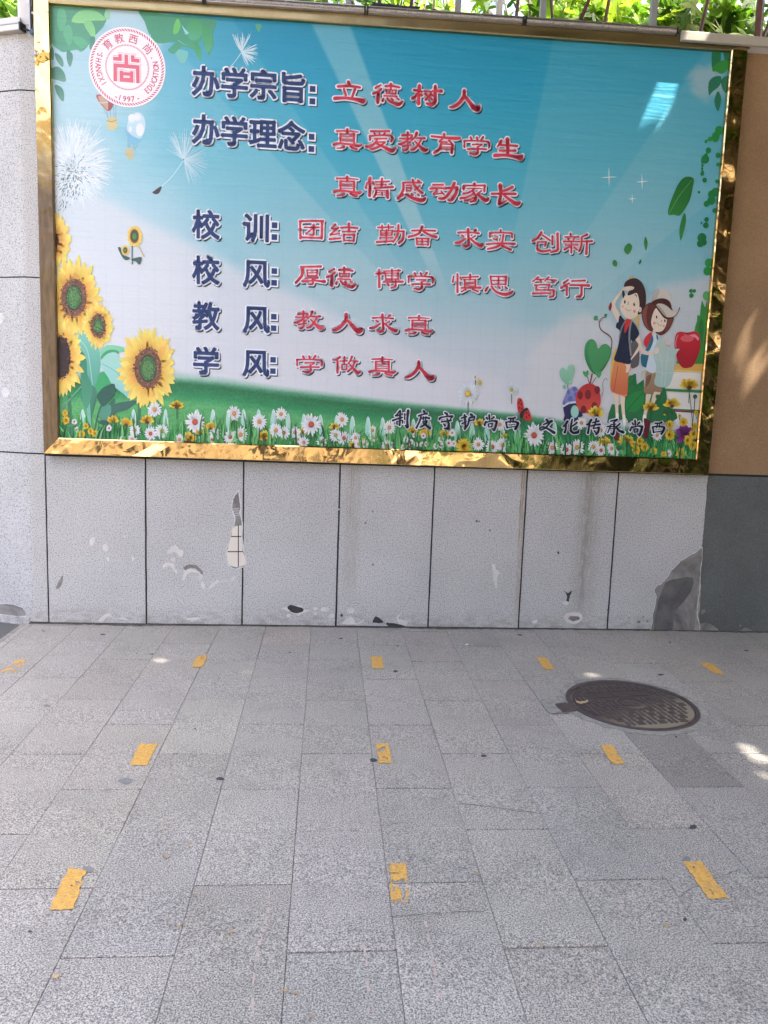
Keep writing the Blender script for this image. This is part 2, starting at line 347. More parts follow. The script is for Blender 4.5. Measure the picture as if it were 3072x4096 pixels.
def sheet_colours(X, Z):
    P = np.stack([X, np.full_like(X, YS), Z], -1); u, v = toPx(P)
    vt = v - (u - 1500) * .045
    ks = np.array([0, 100, 300, 600, 850, 1100, 1350, 1600, 2000])
    cs = np.array([(22, 132, 170), (26, 146, 184), (36, 162, 200), (64, 180, 208), (104, 194, 216), (156, 208, 220), (204, 220, 229), (226, 230, 236), (228, 232, 236)], float)
    c = np.stack([np.interp(vt, ks, cs[:, i]) for i in range(3)], -1)
    def mixc(c, m, t): return c + (np.array(t, float) - c) * np.clip(m, 0, 1)[..., None]
    def sst(a, b, x): t = np.clip((x - a) / (b - a), 0, 1); return t * t * (3 - 2 * t)
    ph = rng.uniform(0, 6, 60)
    def fbm(fx, fy, o=4):
        r = 0; a = 1.
        for i in range(o):
            f = 2 ** i
            r = r + a * np.sin(u / fx * f + ph[i] + 1.7 * np.sin(v / fy * f * .8 + ph[i + 8])) * np.sin(v / fy * f + ph[i + 16] + 1.3 * np.sin(u / fx * f * .7 + ph[i + 24])); a *= .5
        return r
    # paler sky to the left, partly glare painted into the print
    c = mixc(c, sst(1150, 250, u) * .62 * sst(100, 350, v + u * .1), (176, 224, 240))
    # light beams fanning out of the horizon
    th = np.arctan2(u - 1934, 1545 - v); r = np.hypot(u - 1934, 1545 - v)
    def beam(a, b, s_, tgt=(206, 228, 232), soft=.006):
        return sst(a - soft, a + soft, th) * sst(b + soft, b - soft, th) * s_ * sst(250, 720, r) * (.72 + .28 * sst(1600, 1000, r))
    for a, b, s_ in ((-.443, -.354, .55), (-1.06, -.737, .42), (-.737, -.60, .2), (-1.35, -1.06, .3), (.198, .584, .2), (.584, .888, .36), (.888, 1.1, .2)):
        c = mixc(c, beam(a, b, s_), (206, 228, 232))
    c = mixc(c, sst(.36, .58, th) * sst(.6, .55, th) * .0, (30, 140, 170))
    # white cloud bank, lower left
    edge = np.interp(u, [200, 437, 597, 995, 1250, 1500, 2100], [660, 778, 872, 1075, 1190, 1330, 1560]) + 10 * fbm(190, 150, 3)
    c = mixc(c, sst(-18, 60, v - edge) * .86, (228, 231, 238))
    c = mixc(c, sst(500, 180, np.hypot(u - 470, (v - 1120) * .8)) * .5, (240, 242, 246))
    c = mixc(c, sst(300, 60, np.hypot((u - 470) * .9, (v - 90) * 1.6) + 60 * fbm(90, 60)) * .85, (214, 232, 240))
    c = mixc(c, sst(420, 120, np.hypot((u - 270), (v - 380) * .8) + 50 * fbm(90, 60)) * .7, (216, 236, 242))
    c = mixc(c, sst(185, 60, np.hypot((u - 290), (v - 690) * .9)) * .75, (236, 240, 245))
    # clouds, lower right
    e2 = np.interp(u, [2100, 2240, 2343, 2420, 2500, 2635, 2700, 2770, 2820, 2900], [1420, 1262, 1240, 1262, 1300, 1125, 1118, 1102, 1075, 1030]) + 7 * fbm(90, 90, 3)
    c = mixc(c, sst(-14, 50, v - e2) * sst(2090, 2140, u) * .80, (222, 226, 230))
    c = mixc(c, sst(2080, 2200, u) * sst(2500, 2300, u) * sst(1330, 1420, v + 10 * fbm(90, 90)) * .5, (226, 230, 236))
    c = mixc(c, sst(1990, 2150, u) * sst(2330, 2150, u) * sst(1330, 1290, v) * sst(1100, 1200, v) * .35, (150, 204, 214))
    c = mixc(c, sst(100, 40, np.hypot((u - 2830), (v - 330)) + 12 * fbm(30, 30)) * .75, (190, 206, 214))
    # meadow
    hill = np.interp(u, [200, 640, 719, 900, 1100, 1550, 2100, 2300, 2900], [1500, 1500, 1506, 1524, 1552, 1604, 1658, 1690, 1740]); d = v - hill
    g = np.stack([np.interp(d, [0, 30, 70, 110, 170, 240], q) for q in ([120, 36, 44, 96, 92, 96], [184, 122, 146, 184, 176, 178], [150, 78, 92, 116, 104, 110])], -1)
    nz = rng.normal(0, 1, u.shape); g = g * (1 + .05 * nz + .03 * fbm(40, 9))[..., None]
    soft = np.interp(u, [600, 1200, 2000], [26, 12, 8]); c = mixc(c, np.clip((d + soft) / (2 * soft), 0, 1), 0 * c[0, 0]) * 0 + c + (g - c) * np.clip((d + soft) / (2 * soft), 0, 1)[..., None]
    c = mixc(c, sst(1500, 300, v) * .12, (130, 214, 234)); c = c * .93
    # the seam lines of the sheets behind show through
    for gx in np.arange(.2, 4.1, .094):
        c = c * (1 - .018 * np.exp(-((X - gx) / .004) ** 2) * np.clip((v - 600) / 600, .15, 1))[..., None]
    for gz_ in np.arange(1.2, 3.0, .098): c = c * (1 - .014 * np.exp(-((Z - gz_) / .004) ** 2))[..., None]
    return c
NX, NZ = 620, 382
gx, gzv = np.meshgrid(np.linspace(XL, XR, NX), np.linspace(ZB, ZT, NZ)); C = linA(sheet_colours(gx, gzv))
me = bpy.data.meshes.new('printed_sheet')
idx = np.arange(NX * NZ).reshape(NZ, NX); q = np.stack([idx[:-1, :-1], idx[:-1, 1:], idx[1:, 1:], idx[1:, :-1]], -1).reshape(-1)
me.vertices.add(NX * NZ); me.vertices.foreach_set('co', np.stack([gx, np.full_like(gx, YS), gzv], -1).ravel().astype(np.float32))
nq = (NX - 1) * (NZ - 1); me.loops.add(nq * 4); me.loops.foreach_set('vertex_index', q.astype(np.int32)); me.polygons.add(nq)
me.polygons.foreach_set('loop_start', np.arange(0, nq * 4, 4, dtype=np.int32))
me.update(calc_edges=True)
ca = me.color_attributes.new('Col', 'FLOAT_COLOR', 'POINT'); ca.data.foreach_set('color', np.concatenate([C.reshape(-1, 3), np.ones((NX * NZ, 1))], 1).astype(np.float32).ravel())
sheet = link('printed_sheet', me, M['print'], board)
b = MB(); b.box((.06, YS + .002, 1.1), (4.13, -.006, 3.67)); link('backing_board', b.mesh('backing_board'), M['alu'], board)

# frame: four mitred rails, profile from outer edge to inner lip
def rail(a0, a1, i0, i1, name, m, n=40):
    """a*: outer corners (x,z), i*: inner corners; flat mirror face tilted slightly in, thin lip"""
    prof = [(0, -.004), (0, -.066), (.035, -.072), (.93, -.070), (1., -.066), (1., -.038)]
    mb = MB(); vv = []; ff = []
    for k in range(n + 1):
        t = k / n
        for f, y in prof:
            o = np.array(a0) + (np.array(a1) - np.array(a0)) * t; i = np.array(i0) + (np.array(i1) - np.array(i0)) * t
            p = o + (i - o) * f; vv.append((p[0], y + .0012 * math.sin(k * 1.3 + f * 3), p[1]))
    N = len(prof)
    for k in range(n):
        for j in range(N - 1): ff.append((k * N + j, k * N + j + 1, (k + 1) * N + j + 1, (k + 1) * N + j))
    mb.add(vv, ff); me = mb.mesh(name)
    bm = bmesh.new(); bm.from_mesh(me); bmesh.ops.recalc_face_normals(bm, faces=bm.faces)
    if sum(f.normal.y * f.calc_area() for f in bm.faces) > 0: bmesh.ops.reverse_faces(bm, faces=bm.faces)
    bm.to_mesh(me); bm.free()
    return link('frame_rail', me, m, board)
O = [(.017, 1.072), (4.166, 1.064), (4.172, 3.702), (.017, 3.702)]; I = [(.107, 1.170), (4.073, 1.162), (4.071, 3.608), (.105, 3.594)]
rail(O[0], O[1], I[0], I[1], 'frame_rail', M['gold'])['label'] = 'shiny bottom rail of the gold frame'
rail(O[1], O[2], I[1], I[2], 'frame_rail', M['gold'])
rail(O[2], O[3], I[2], I[3], 'frame_rail', M['gold_dull'])
rail(O[3], O[0], I[3], I[0], 'frame_rail', M['gold_to_brown'])

# --- painted things, back to front
def leaf_poly(a, z, pts, c, c2=None): a.poly(z, pts, c, 3, c2)
a = Art()
G1, G2, G3 = (92, 152, 124), (122, 194, 128), (84, 140, 122)
a.poly('1', [(296, 20), (600, 30), (640, 130), (560, 230), (525, 285), (490, 312), (460, 300), (385, 315), (355, 300), (320, 270), (300, 200)], G1, 3, (96, 164, 134))
for p in ([(350, 60), (390, 60), (400, 130), (370, 190), (345, 140)], [(380, 180), (420, 150), (440, 220), (420, 280), (395, 240)], [(440, 220), (500, 230), (530, 270), (500, 290), (460, 270)]): a.poly('1', p, (104, 178, 138))
for p in ([(432, 130), (460, 80), (510, 60), (585, 70), (640, 120), (560, 125), (500, 140)], [(505, 140), (545, 125), (572, 170), (572, 238), (540, 205)]): a.poly('1', p, (128, 196, 136), 3, (146, 208, 140))
a.poly('1', [(640, 60), (665, 75), (660, 120), (630, 100)], (150, 206, 170))
for p in ([(330, 320), (362, 335), (382, 370), (378, 404), (345, 370)], [(405, 305), (432, 318), (440, 350), (424, 404), (404, 365)], [(318, 412), (355, 404), (388, 440), (396, 492), (350, 484), (316, 470)], [(330, 513), (368, 525), (386, 560), (382, 614), (345, 570)], [(306, 270), (326, 310), (322, 360), (306, 350)], [(545, 225), (575, 230), (560, 300), (540, 290)]): a.poly('1', p, G3, 3, (112, 158, 142))
a.out('hanging_leaves', board, 'dark green printed leaves beside the emblem, top left')
a = Art()
a.poly('1', [(1060, 300), (1130, 310), (1130, 350), (1100, 385), (1070, 350)], (122, 194, 186))
a.poly('1', [(840, 60), (1000, 88), (1290, 118), (1284, 200), (1290, 265), (1262, 338), (1242, 262), (1212, 240), (1180, 300), (1100, 282), (1050, 325), (1012, 300), (1060, 252), (952, 262), (900, 205), (872, 130)], (74, 146, 112), 3, (84, 166, 132))
for p in ([(1045, 205), (1050, 150), (1072, 112), (1090, 150), (1075, 195)],): a.poly('1', p, (112, 196, 108))
for p in ([(1120, 170), (1180, 120), (1230, 170), (1200, 230), (1150, 240)], [(1220, 160), (1270, 190), (1280, 260), (1250, 320), (1225, 260)], [(1180, 250), (1215, 300), (1210, 370), (1175, 310)]): a.poly('1', p, (74, 158, 96), 3, (92, 176, 140))
for p in ([(1095, 150), (1140, 200), (1120, 210)], [(905, 200), (915, 240), (900, 245)], [(1070, 240), (1140, 285), (1080, 250)]): a.poly('1', p, (150, 212, 230), 0)
a.poly('1', [(1540, 148), (1578, 150), (1562, 195)], (90, 168, 130))
a.out('hanging_leaves', board, 'dark green printed leaves right of the emblem')
a = Art()
for p in ([(1322, 305), (1372, 308), (1366, 390), (1325, 432)], [(1390, 305), (1432, 315), (1424, 395), (1400, 370)]): a.poly('z3', p, (42, 122, 84))
for p in ([(1320, 420), (1345, 385), (1390, 363), (1428, 375), (1415, 420), (1380, 446), (1345, 432)],): a.poly('z3', p, (58, 148, 66))
for p in ([(1302, 575), (1300, 500), (1330, 465), (1375, 462), (1368, 515), (1325, 552)], [(1376, 482), (1422, 462), (1422, 568), (1385, 540)], [(1356, 550), (1376, 590), (1370, 640), (1355, 672), (1334, 610)]): a.poly('z3', p, (48, 124, 96))
a.out('hanging_leaves', board, 'green printed leaves in the top right corner')

# dandelion clock with fluff
a = Art(); a.lay(2)
cx, cy = 282, 690
for i in range(900):
    t = random.uniform(0, 2 * math.pi); r0 = random.uniform(20, 120); r1 = r0 + random.uniform(25, 80); r1 = min(r1, random.uniform(140, 195))
    q = [(cx + r * math.cos(t + d), cy - 30 + r * 1.1 * math.sin(t + d)) for r, d in ((r0, 0), (r1, random.uniform(-.12, .12)))]
    if q[1][0] < 205 and q[0][0] < 205: continue
    P = [pl(*p) for p in q]; a.strip(P, [.004, .0015], random.choice([(226, 238, 244), (236, 242, 246), (214, 232, 240)]))
a.lay()
for i in range(210):
    t = random.gauss(0, 1); s_ = random.gauss(0, 1); x = 288 + 32 * t - 14 * s_; y = 715 + 42 * s_ * (1.3 if s_ > 0 else .9)
    an = math.atan2(y - 690, x - 300) + random.uniform(-.3, .3); l = random.uniform(5, 13)
    if x < 205: continue
    P = [pl(x, y), pl(x + l * math.cos(an), y + l * math.sin(an))]; a.strip(P, [.0035, .002], random.choice([(60, 84, 92), (96, 120, 126), (130, 152, 156), (44, 64, 72)]))
a.out('dandelion_clock', board)
def seed(z, x, y, tips, stem, head=None):
    a = Art(); a.lay()
    for t0, t1, r0, r1, n in tips:
        for i in range(n):
            t = math.radians(random.uniform(t0, t1)); r = random.uniform(r0, r1); q = [(x, y, 2.5), (x + r * .55 * math.cos(t) + random.uniform(-6, 6), y - r * .55 * math.sin(t), 2.8), (x + r * math.cos(t), y - r * math.sin(t), 1.6)]
            a.stroke(z, q, (206, 230, 238), 0, 3)
    if stem: a.stroke(z, stem, (214, 236, 244))
    if head: a.poly(z, head, (74, 66, 66)); a.ell(z, x, y, 5, 9, (40, 50, 52))
    a.out('dandelion_seed', board)
seed('B', 1535, 660, [(55, 125, 250, 350, 46), (-80, 50, 160, 300, 60), (120, 150, 150, 240, 8)], [(1532, 670, 6), (1410, 840, 6), (1292, 955, 8)], [(1290, 955), (1285, 985), (1262, 1030), (1225, 1042), (1188, 1024), (1215, 1000), (1262, 966)])
seed('1', 1457, 315, [(60, 118, 85, 125, 26), (-75, 40, 60, 105, 44)], [(1455, 318, 3), (1420, 370, 3), (1378, 414, 3)])
# balloons
a = Art()
for x0, y0, x1, y1 in ((640, 80, 700, 200), (680, 115, 700, 190), (725, 115, 725, 185), (758, 70, 765, 190), (785, 60, 782, 200)): a.stroke('B', [(x0, y0, 4), (x1, y1, 4)], (120, 150, 160))
a.poly('B', [(575, -60), (585, 0), (605, 35), (645, 75), (680, 118), (718, 118), (750, 75), (765, 20), (760, -40)], (186, 106, 104), 3, (160, 84, 90))
a.poly('B', [(592, -40), (612, 20), (660, 80), (690, 118), (700, 60), (680, -40)], (198, 166, 144)); a.stroke('B', [(582, 14, 14), (620, 32, 14), (690, 26, 12)], (214, 204, 200))
a.poly('B', [(686, 225), (735, 185), (792, 205), (796, 305), (750, 332), (702, 322)], (206, 192, 142), 3, (214, 202, 150)); a.stroke('B', [(690, 228, 8), (740, 240, 8), (790, 222, 8)], (160, 146, 100))
a.out('hot_air_balloon', board, 'red printed balloon half hidden by the emblem')
a = Art()
for x0, y0, x1, y1 in ((918, 380, 920, 520), (945, 470, 930, 525), (990, 480, 985, 540), (1040, 455, 990, 560)): a.stroke('B', [(x0, y0, 4), (x1, y1, 4)], (112, 156, 176))
a.ell('B', 1010, 295, 102, 158, (206, 226, 236), 28, .12, 1, (176, 214, 230)); a.poly('B', [(900, 350), (990, 420), (1070, 445), (1020, 478), (970, 494), (930, 450)], (128, 190, 218))
for x, y, rx, ry in ((960, 200, 40, 46), (1050, 330, 46, 70), (945, 325, 22, 30), (1020, 190, 40, 40)): a.ell('B', x, y, rx, ry, (228, 234, 240))
a.stroke('B', [(893, 335, 12), (960, 400, 12), (1070, 446, 9)], (150, 180, 196)); a.poly('B', [(893, 548), (935, 530), (985, 560), (972, 645), (942, 662), (898, 622)], (198, 190, 150), 3)
a.out('hot_air_balloon', board, 'pale blue printed balloon')

# emblem
EC = np.array((.521, 3.2935)); ER = .2150
em = Art(); em.lay(3)
emblem_c = [(EC[0] + ER * math.cos(2 * math.pi * k / 96), EC[1] + ER * math.sin(2 * math.pi * k / 96)) for k in range(96)]
em.face([(x + .002, z - .003) for x, z in emblem_c], (150, 186, 200)); em.lay(); em.face(emblem_c, (240, 238, 242))
emblem = em.out('emblem', board)
rp = Art(); rp.lay(); RED = (206, 80, 106)
def slant(n, r0, r1, wd, tw):
    for k in range(n):
        t = 2 * math.pi * k / n; h = wd * math.pi / n
        P = [EC + ER * r * np.array((math.cos(t + d), math.sin(t + d))) for r, d in ((r0, -h), (r0 + .01, h * .8), ((r0 + r1) / 2, h + tw / 2), (r1, h + tw), (r1 - .01, -h * .6 + tw), ((r0 + r1) / 2, -h + tw / 2))]
        rp.face([tuple(p) for p in P], RED)
slant(80, .890, .968, .62, .05); rp.out('rope_ring', emblem); rp = Art(); rp.lay(); slant(90, .528, .580, .62, .03); rp.out('rope_ring', emblem)

sy = Art(); RS = (222, 112, 128)
for p in ([(548, 668), (655, 674), (650, 617), (718, 619), (720, 757), (550, 742)], [(895, 640), (965, 645), (968, 705), (1065, 715), (1065, 790), (900, 772)],
          [(555, 797), (772, 812), (772, 625), (838, 628), (846, 820), (1066, 838), (1068, 1190), (1000, 1185), (995, 910), (625, 878), (630, 1152), (557, 1145)],
          [(675, 940), (750, 945), (752, 968), (880, 976), (885, 950), (945, 954), (948, 1180), (678, 1155)]): sy.poly('E', p, RS, 0)
sy.poly('E', [(752, 1035), (875, 1045), (878, 1085), (755, 1080)], (244, 240, 242), 0); sy.poly('E', [(775, 1056), (872, 1062), (872, 1068), (775, 1062)], RS, 0)
for p in ([(648, 590, 9), (742, 596, 9), (744, 765, 9)], [(770, 602, 9), (864, 610, 9), (866, 798, 9), (1088, 818, 9), (1092, 1190, 9)], [(892, 614, 9), (984, 622, 9), (988, 690, 9), (1088, 698, 9), (1088, 790, 9)], [(548, 642, 9), (650, 650, 9)], [(548, 772, 9), (768, 790, 9)], [(640, 885, 9), (650, 1152, 9)], [(672, 915, 9), (765, 920, 9), (768, 945, 9), (878, 952, 9)], [(878, 930, 9), (968, 938, 9), (970, 1180, 9)]): sy.stroke('E', p, RS, 1, 0)
sy.out('emblem_symbol', emblem)

# glyphs of the built-in typeface
GL = {}
def glyph(ch):
    if ch in GL: return GL[ch]
    c = bpy.data.curves.new('glyph', 'FONT'); c.body = ch; c.size = 1; c.resolution_u = 3
    o = bpy.data.objects.new('glyph', c); col.objects.link(o); me = bpy.data.meshes.new_from_object(o)
    V = np.array([v.co[:2] for v in me.vertices]); T = [tuple(p.vertices) for p in me.polygons]
    bm = bmesh.new(); bm.from_mesh(me); bmesh.ops.remove_doubles(bm, verts=bm.verts, dist=1e-5); bm.verts.index_update()
    V = np.array([v.co[:2] for v in bm.verts]); T = [tuple(v.index for v in f.verts) for f in bm.faces]
    Ed = [tuple(v.index for v in e.verts) for e in bm.edges if len(e.link_faces) == 1]
    bm.free(); bpy.data.objects.remove(o); bpy.data.curves.remove(c); bpy.data.meshes.remove(me)
    GL[ch] = (V, T, Ed); return GL[ch]
def put_glyph(a, ch, mat, colr, fat=0., fill=True):
    """mat maps em coordinates to plane points; fat = extra stroke width in metres"""
    V, T, Ed = glyph(ch); P = [mat(p) for p in V]
    if fill:
        y = a.y(); ff = []
        for t in T:
            p, q, r = (P[i] for i in t[:3]); ar = (q[0] - p[0]) * (r[1] - p[1]) - (q[1] - p[1]) * (r[0] - p[0]); ff.append(t if ar > 0 else t[::-1])
        a.add([(x, y, z) for x, z in P], ff, lin(colr))
    if fat:
        for i, j in Ed:
            p, q = np.array(P[i]), np.array(P[j]); d = q - p; l = np.linalg.norm(d)
            if l < 1e-7: continue
            n = np.array((-d[1], d[0])) / l * fat / 2; y = a.y()
            a.add([(k[0], y, k[1]) for k in (p - n, q - n, q + n, p + n)], [(0, 1, 2, 3)], lin(colr)); a.disc(p, fat / 2, colr, 8)
def em_map(cx, cz, sx, sz=None, shear=0, rot=0, c0=(.5, .38)):
    sz = sz or sx; cr, sr = math.cos(rot), math.sin(rot)
    def f(p):
        x = (p[0] - c0[0]) * sx + shear * (p[1] - c0[1]) * sz; z = (p[1] - c0[1]) * sz; return cx + x * cr - z * sr, cz + x * sr + z * cr
    return f
et = Art(); et.lay()
def on_ring(ch, ang, r, size, inward, wide=1., fat=.0017):
    t = math.radians(ang); V = glyph(ch)[0]; c0 = ((V[:, 0].min() + V[:, 0].max()) / 2, (.36 if ord(ch) < 1000 else .38))
    rot = t + (math.pi / 2 if inward else -math.pi / 2)
    put_glyph(et, ch, em_map(EC[0] + ER * r * math.cos(t), EC[1] + ER * r * math.sin(t), size * wide, size, 0, rot, c0), (208, 96, 120), fat)
for ch, t in zip('SHANGXI', (160, 170, 179.5, 187.5, 196.5, 206.5, 216)): on_ring(ch, t, .75, .045, True, .72)
for ch, t in zip('EDUCATION', (-47.5, -39, -30, -22, -15, -8.5, -3.2, 3, 10.8)): on_ring(ch, t, .75, .045, True, .72)
for ch, t in zip('-1997-', (-111, -104.5, -95.5, -87.5, -79.5, -69.5)): on_ring(ch, t, .79, .042, True)
for ch, t in zip('育教西尚', (133, 106, 77, 42.5)): on_ring(ch, t, .735, .054, False, 1., .0014)
for x, y in ((330, 600), (1300, 697)): et.disc(pl(*zz('E', (x, y))), .004, (208, 96, 120))
et.out('emblem_lettering', emblem)

# headings (heavy upright characters)
BLUE, SHA, WHI, CRIM = (36, 62, 112), (52, 66, 82), (232, 236, 244), (220, 62, 84)
def lettering(name, items, draw, shadow=(.0075, -.0085), edge=.0088):
    """items: (character, u, v). shadow, white edge and ink are printed as three layers"""
    a = Art(); a.lay(2)
    for ch, u, v in items: draw(a, ch, pl(u, v), SHA, 2 * edge * .8, shadow)
    a.lay(2)
    for ch, u, v in items: draw(a, ch, pl(u, v), WHI, 2 * edge, (0, 0))
    a.lay(2)
    for ch, u, v in items: draw(a, ch, pl(u, v), None, 0, (0, 0))
    return a.out(name, board)
def draw_head(a, ch, p, c, extra, off):
    x, z = p[0] + off[0], p[1] + off[1]; c = c or BLUE
    if ch == '：':
        for dz in (.034, -.034):
            h = .0165 + extra / 2; a.face([(x - h, z + dz - h), (x + h, z + dz - h), (x + h, z + dz + h), (x - h, z + dz + h)], c)
    else: put_glyph(a, ch, em_map(x, z, .164, .170), c, .0095 + extra)
HEAD = [[('办', 823, 325), ('学', 938, 332), ('宗', 1054, 340), ('旨', 1171, 351), ('：', 1250, 381)],
        [('办', 823, 518), ('学', 938, 526), ('理', 1052, 535), ('念', 1166, 545), ('：', 1246, 572)],
        [('校', 824, 898), ('训', 1026, 911), ('：', 1098, 925)], [('校', 824, 1081), ('风', 1026, 1094), ('：', 1097, 1108)],
        [('教', 824, 1264), ('风', 1026, 1277), ('：', 1095, 1290)], [('学', 824, 1443), ('风', 1024, 1452), ('：', 1092, 1462)]]
for h in HEAD: lettering('heading_lettering', h, draw_head)

# slogans: brush-like clerical characters drawn stroke by stroke (x,y,width per point, traced from one place each)
S = {}
def defs(z, text):
    for line in text.strip().split('\n'):
        ch, body = line.strip().split(' ', 1); sts = []
        for st in body.split(';'): sts.append([tuple(float(k) for k in p.split(',')) for p in st.split()])
        P = []
        for st in sts:
            q = smooth2(st, 4, False) if len(st) > 2 else [st[0], tuple((np.array(st[0]) * .5 + np.array(st[1]) * .5) * np.array((1, 1, .9))), st[1]]
            sc = ZOOM[z][2]; P.append([(*pl(*zz(z, p)), p[2] * sc * {'C': 1.22, 'P1': 1.65, 'P2': 1.65}.get(z, 1.06) / pxm(*zz(z, p))) for p in q])
        xs = [p[0] for s_ in P for p in s_]; zs = [p[1] for s_ in P for p in s_]; cx, cz = (min(xs) + max(xs)) / 2, (min(zs) + max(zs)) / 2
        S[ch] = [[(x - cx, zv - cz, wd) for x, zv, wd in s_] for s_ in P]
defs('A', '''立 195,48,24 205,76,28;110,85,20 200,82,20 290,93,18;160,105,18 175,155,20;250,105,22 228,165,20;85,182,28 170,178,22 260,190,26 312,203,36 325,190,10
德 455,75,14 410,100,18;460,105,14 430,130,18 392,145,18;435,135,22 430,180,24 430,218,24;490,85,16 545,83,16 605,95,16;535,65,20 535,105,18;495,113,12 580,118,12;498,113,12 500,142,12;578,118,14 572,146,12;500,142,10 575,146,10;524,115,9 524,142,9;550,117,9 550,144,9;480,162,14 585,168,14;475,185,14 468,205,20;505,180,16 525,205,18 560,220,22 600,232,28 630,207,12;540,185,14 552,196,16;585,183,14 600,193,14
树 720,122,18 755,127,18 785,135,16;765,85,24 760,150,24 757,235,24;750,150,18 730,175,20 708,190,22;778,155,16 788,165,16;800,130,12 832,131,13 862,135,14;862,137,13 845,170,16 815,200,18;808,150,14 835,170,16 868,200,18;870,130,16 915,128,18 945,132,22;893,90,24 892,150,26 893,210,28;893,215,26 865,238,26 825,230,18;862,158,12 880,170,14
人 1125,115,24 1122,160,28 1085,215,26 1040,245,24 1008,250,12;1130,165,20 1165,205,26 1205,255,36 1235,262,38 1250,238,12
爱 375,458,16 450,458,14 528,458,16;402,472,14 412,486,14;445,470,12 448,484,12;490,470,12 480,486,14;368,497,18 370,530,16;365,497,14 450,490,14 535,492,14;540,495,16 550,515,18 540,542,14;405,520,13 505,517,13;430,517,14 410,555,18 365,582,20 335,580,14;420,545,12 490,545,13;490,547,14 450,578,16 395,600,18 370,598,10;420,555,14 470,580,20 520,605,28 555,615,26 578,592,10
育 963,482,20 965,508,18;862,500,16 960,510,18 1050,518,24 1092,515,14;950,520,14 925,543,15;925,545,14 985,548,14;1000,535,14 1025,555,15;938,562,18 925,605,22 880,635,16;938,562,12 1030,566,13;1030,566,20 1027,600,20 1025,635,22;940,586,9 1025,588,9;938,609,9 1022,610,9
生 1435,525,22 1420,555,20 1402,572,12;1430,560,16 1490,562,16 1565,568,16;1483,512,30 1487,580,28 1485,640,26;1420,605,16 1485,605,17 1550,605,18;1380,645,26 1470,642,22 1550,655,26 1590,662,34 1608,640,10
情 345,865,14 336,910,18;370,825,20 368,900,24 365,970,24;392,855,12 402,880,16;410,858,13 525,855,14;418,882,12 500,882,12;465,832,19 463,905,17;402,910,14 470,905,14 555,900,18;420,928,18 415,955,20 398,982,15;420,928,10 512,931,12;510,931,22 512,985,23;425,946,8 508,948,8;422,963,8 508,965,8
感 640,860,18 640,910,19 615,965,22 592,985,18;635,857,12 700,855,13 785,858,14;662,880,11 708,880,11;662,897,11 664,925,11;664,898,10 704,898,10;704,898,12 700,925,11;664,925,9 700,925,9;715,832,15 730,880,19 770,925,21 797,940,16;775,880,13 730,918,13;755,838,14 772,850,15;640,950,12 632,965,14;662,950,15 690,970,20 740,990,26 795,1000,30 818,980,12;705,945,12 718,958,14;752,950,12 768,962,13
动 865,878,14 950,878,16;845,910,18 900,905,14 975,910,16;903,915,13 872,952,15;872,955,13 945,947,13;932,930,12 955,957,14;965,905,15 1020,903,17 1065,900,20;1063,902,22 1050,950,24 1020,998,27;1018,1000,24 990,1002,18;1040,865,24 1010,930,22 960,985,22 915,990,16
家 1215,872,22 1215,888,20;1128,890,19 1126,918,20;1125,888,14 1215,888,14 1298,887,16;1298,890,18 1294,935,17;1155,911,11 1268,911,11;1212,915,13 1172,943,14 1122,955,12;1195,930,15 1225,970,21 1218,1005,23;1215,1010,22 1182,1020,15;1202,955,11 1160,980,14 1100,992,18;1212,985,11 1165,1005,13 1130,1008,9;1270,930,13 1238,955,13;1238,955,15 1270,985,23 1310,1008,28 1330,990,12
长 1420,890,30 1425,960,26 1412,1030,24;1408,1042,22 1440,1030,16 1472,1015,9;1520,905,22 1470,930,19 1430,942,12;1350,960,16 1430,960,17 1545,962,20;1450,970,17 1500,1010,24 1555,1043,30 1582,1028,12''')
defs('D', '''真 1240,182,16 1340,180,15 1455,188,11;1348,162,24 1348,200,22;1280,208,22 1280,300,20;1415,208,22 1412,308,22;1280,208,15 1415,208,17;1285,232,9 1410,234,9;1285,254,9 1410,256,9;1285,276,9 1410,278,9;1215,312,24 1260,300,20 1330,302,18 1400,312,20 1455,320,26 1488,308,9;1318,328,18 1290,340,18 1242,346,9;1375,326,18 1410,342,20 1445,350,10
教 115,137,20 165,132,17 218,131,15;170,105,24 170,165,20;90,165,15 150,170,15 230,165,13;218,140,14 160,190,20 105,220,24 74,220,12;145,197,11 200,199,13;198,200,12 178,215,12;172,212,17 176,255,20;172,262,20 150,280,17 120,276,12;120,240,17 160,235,14 205,228,13;262,107,26 245,150,20 207,185,13;255,160,15 300,160,16 345,160,20;310,165,17 280,220,20 238,265,24 202,275,13;245,190,14 285,230,22 333,272,34 365,274,22 374,262,8
学 158,572,22 172,600,19;220,570,20 230,600,20;285,567,24 260,600,15;96,607,18 98,665,20;92,607,18 220,603,15 335,610,18;338,612,20 350,635,19 346,668,18;178,640,15 275,637,14;275,640,13 236,665,13;232,662,19 238,712,26;234,718,24 205,735,21 152,725,14;132,685,19 230,681,16 320,683,18
求 870,182,18 980,178,17 1085,188,18;972,147,26 978,250,24 982,298,26;978,305,24 950,320,22 915,306,12;1055,152,20 1032,165,12;905,210,14 930,220,15;950,240,15 890,278,24 842,285,18;990,235,15 1050,285,25 1105,313,34 1126,298,10;1045,215,18 1008,238,13
做 540,582,20 500,610,20 460,612,12;512,622,22 512,680,22 512,742,24;535,625,14 612,622,14;582,582,20 580,655,16;557,662,17 557,710,15;606,658,15 606,706,14;555,662,12 606,660,12;555,712,13 610,706,13;658,580,24 640,625,18 618,650,12;650,622,13 720,628,18;690,632,17 660,690,20 617,732,21;630,650,13 670,695,21 715,743,34 746,734,12''')
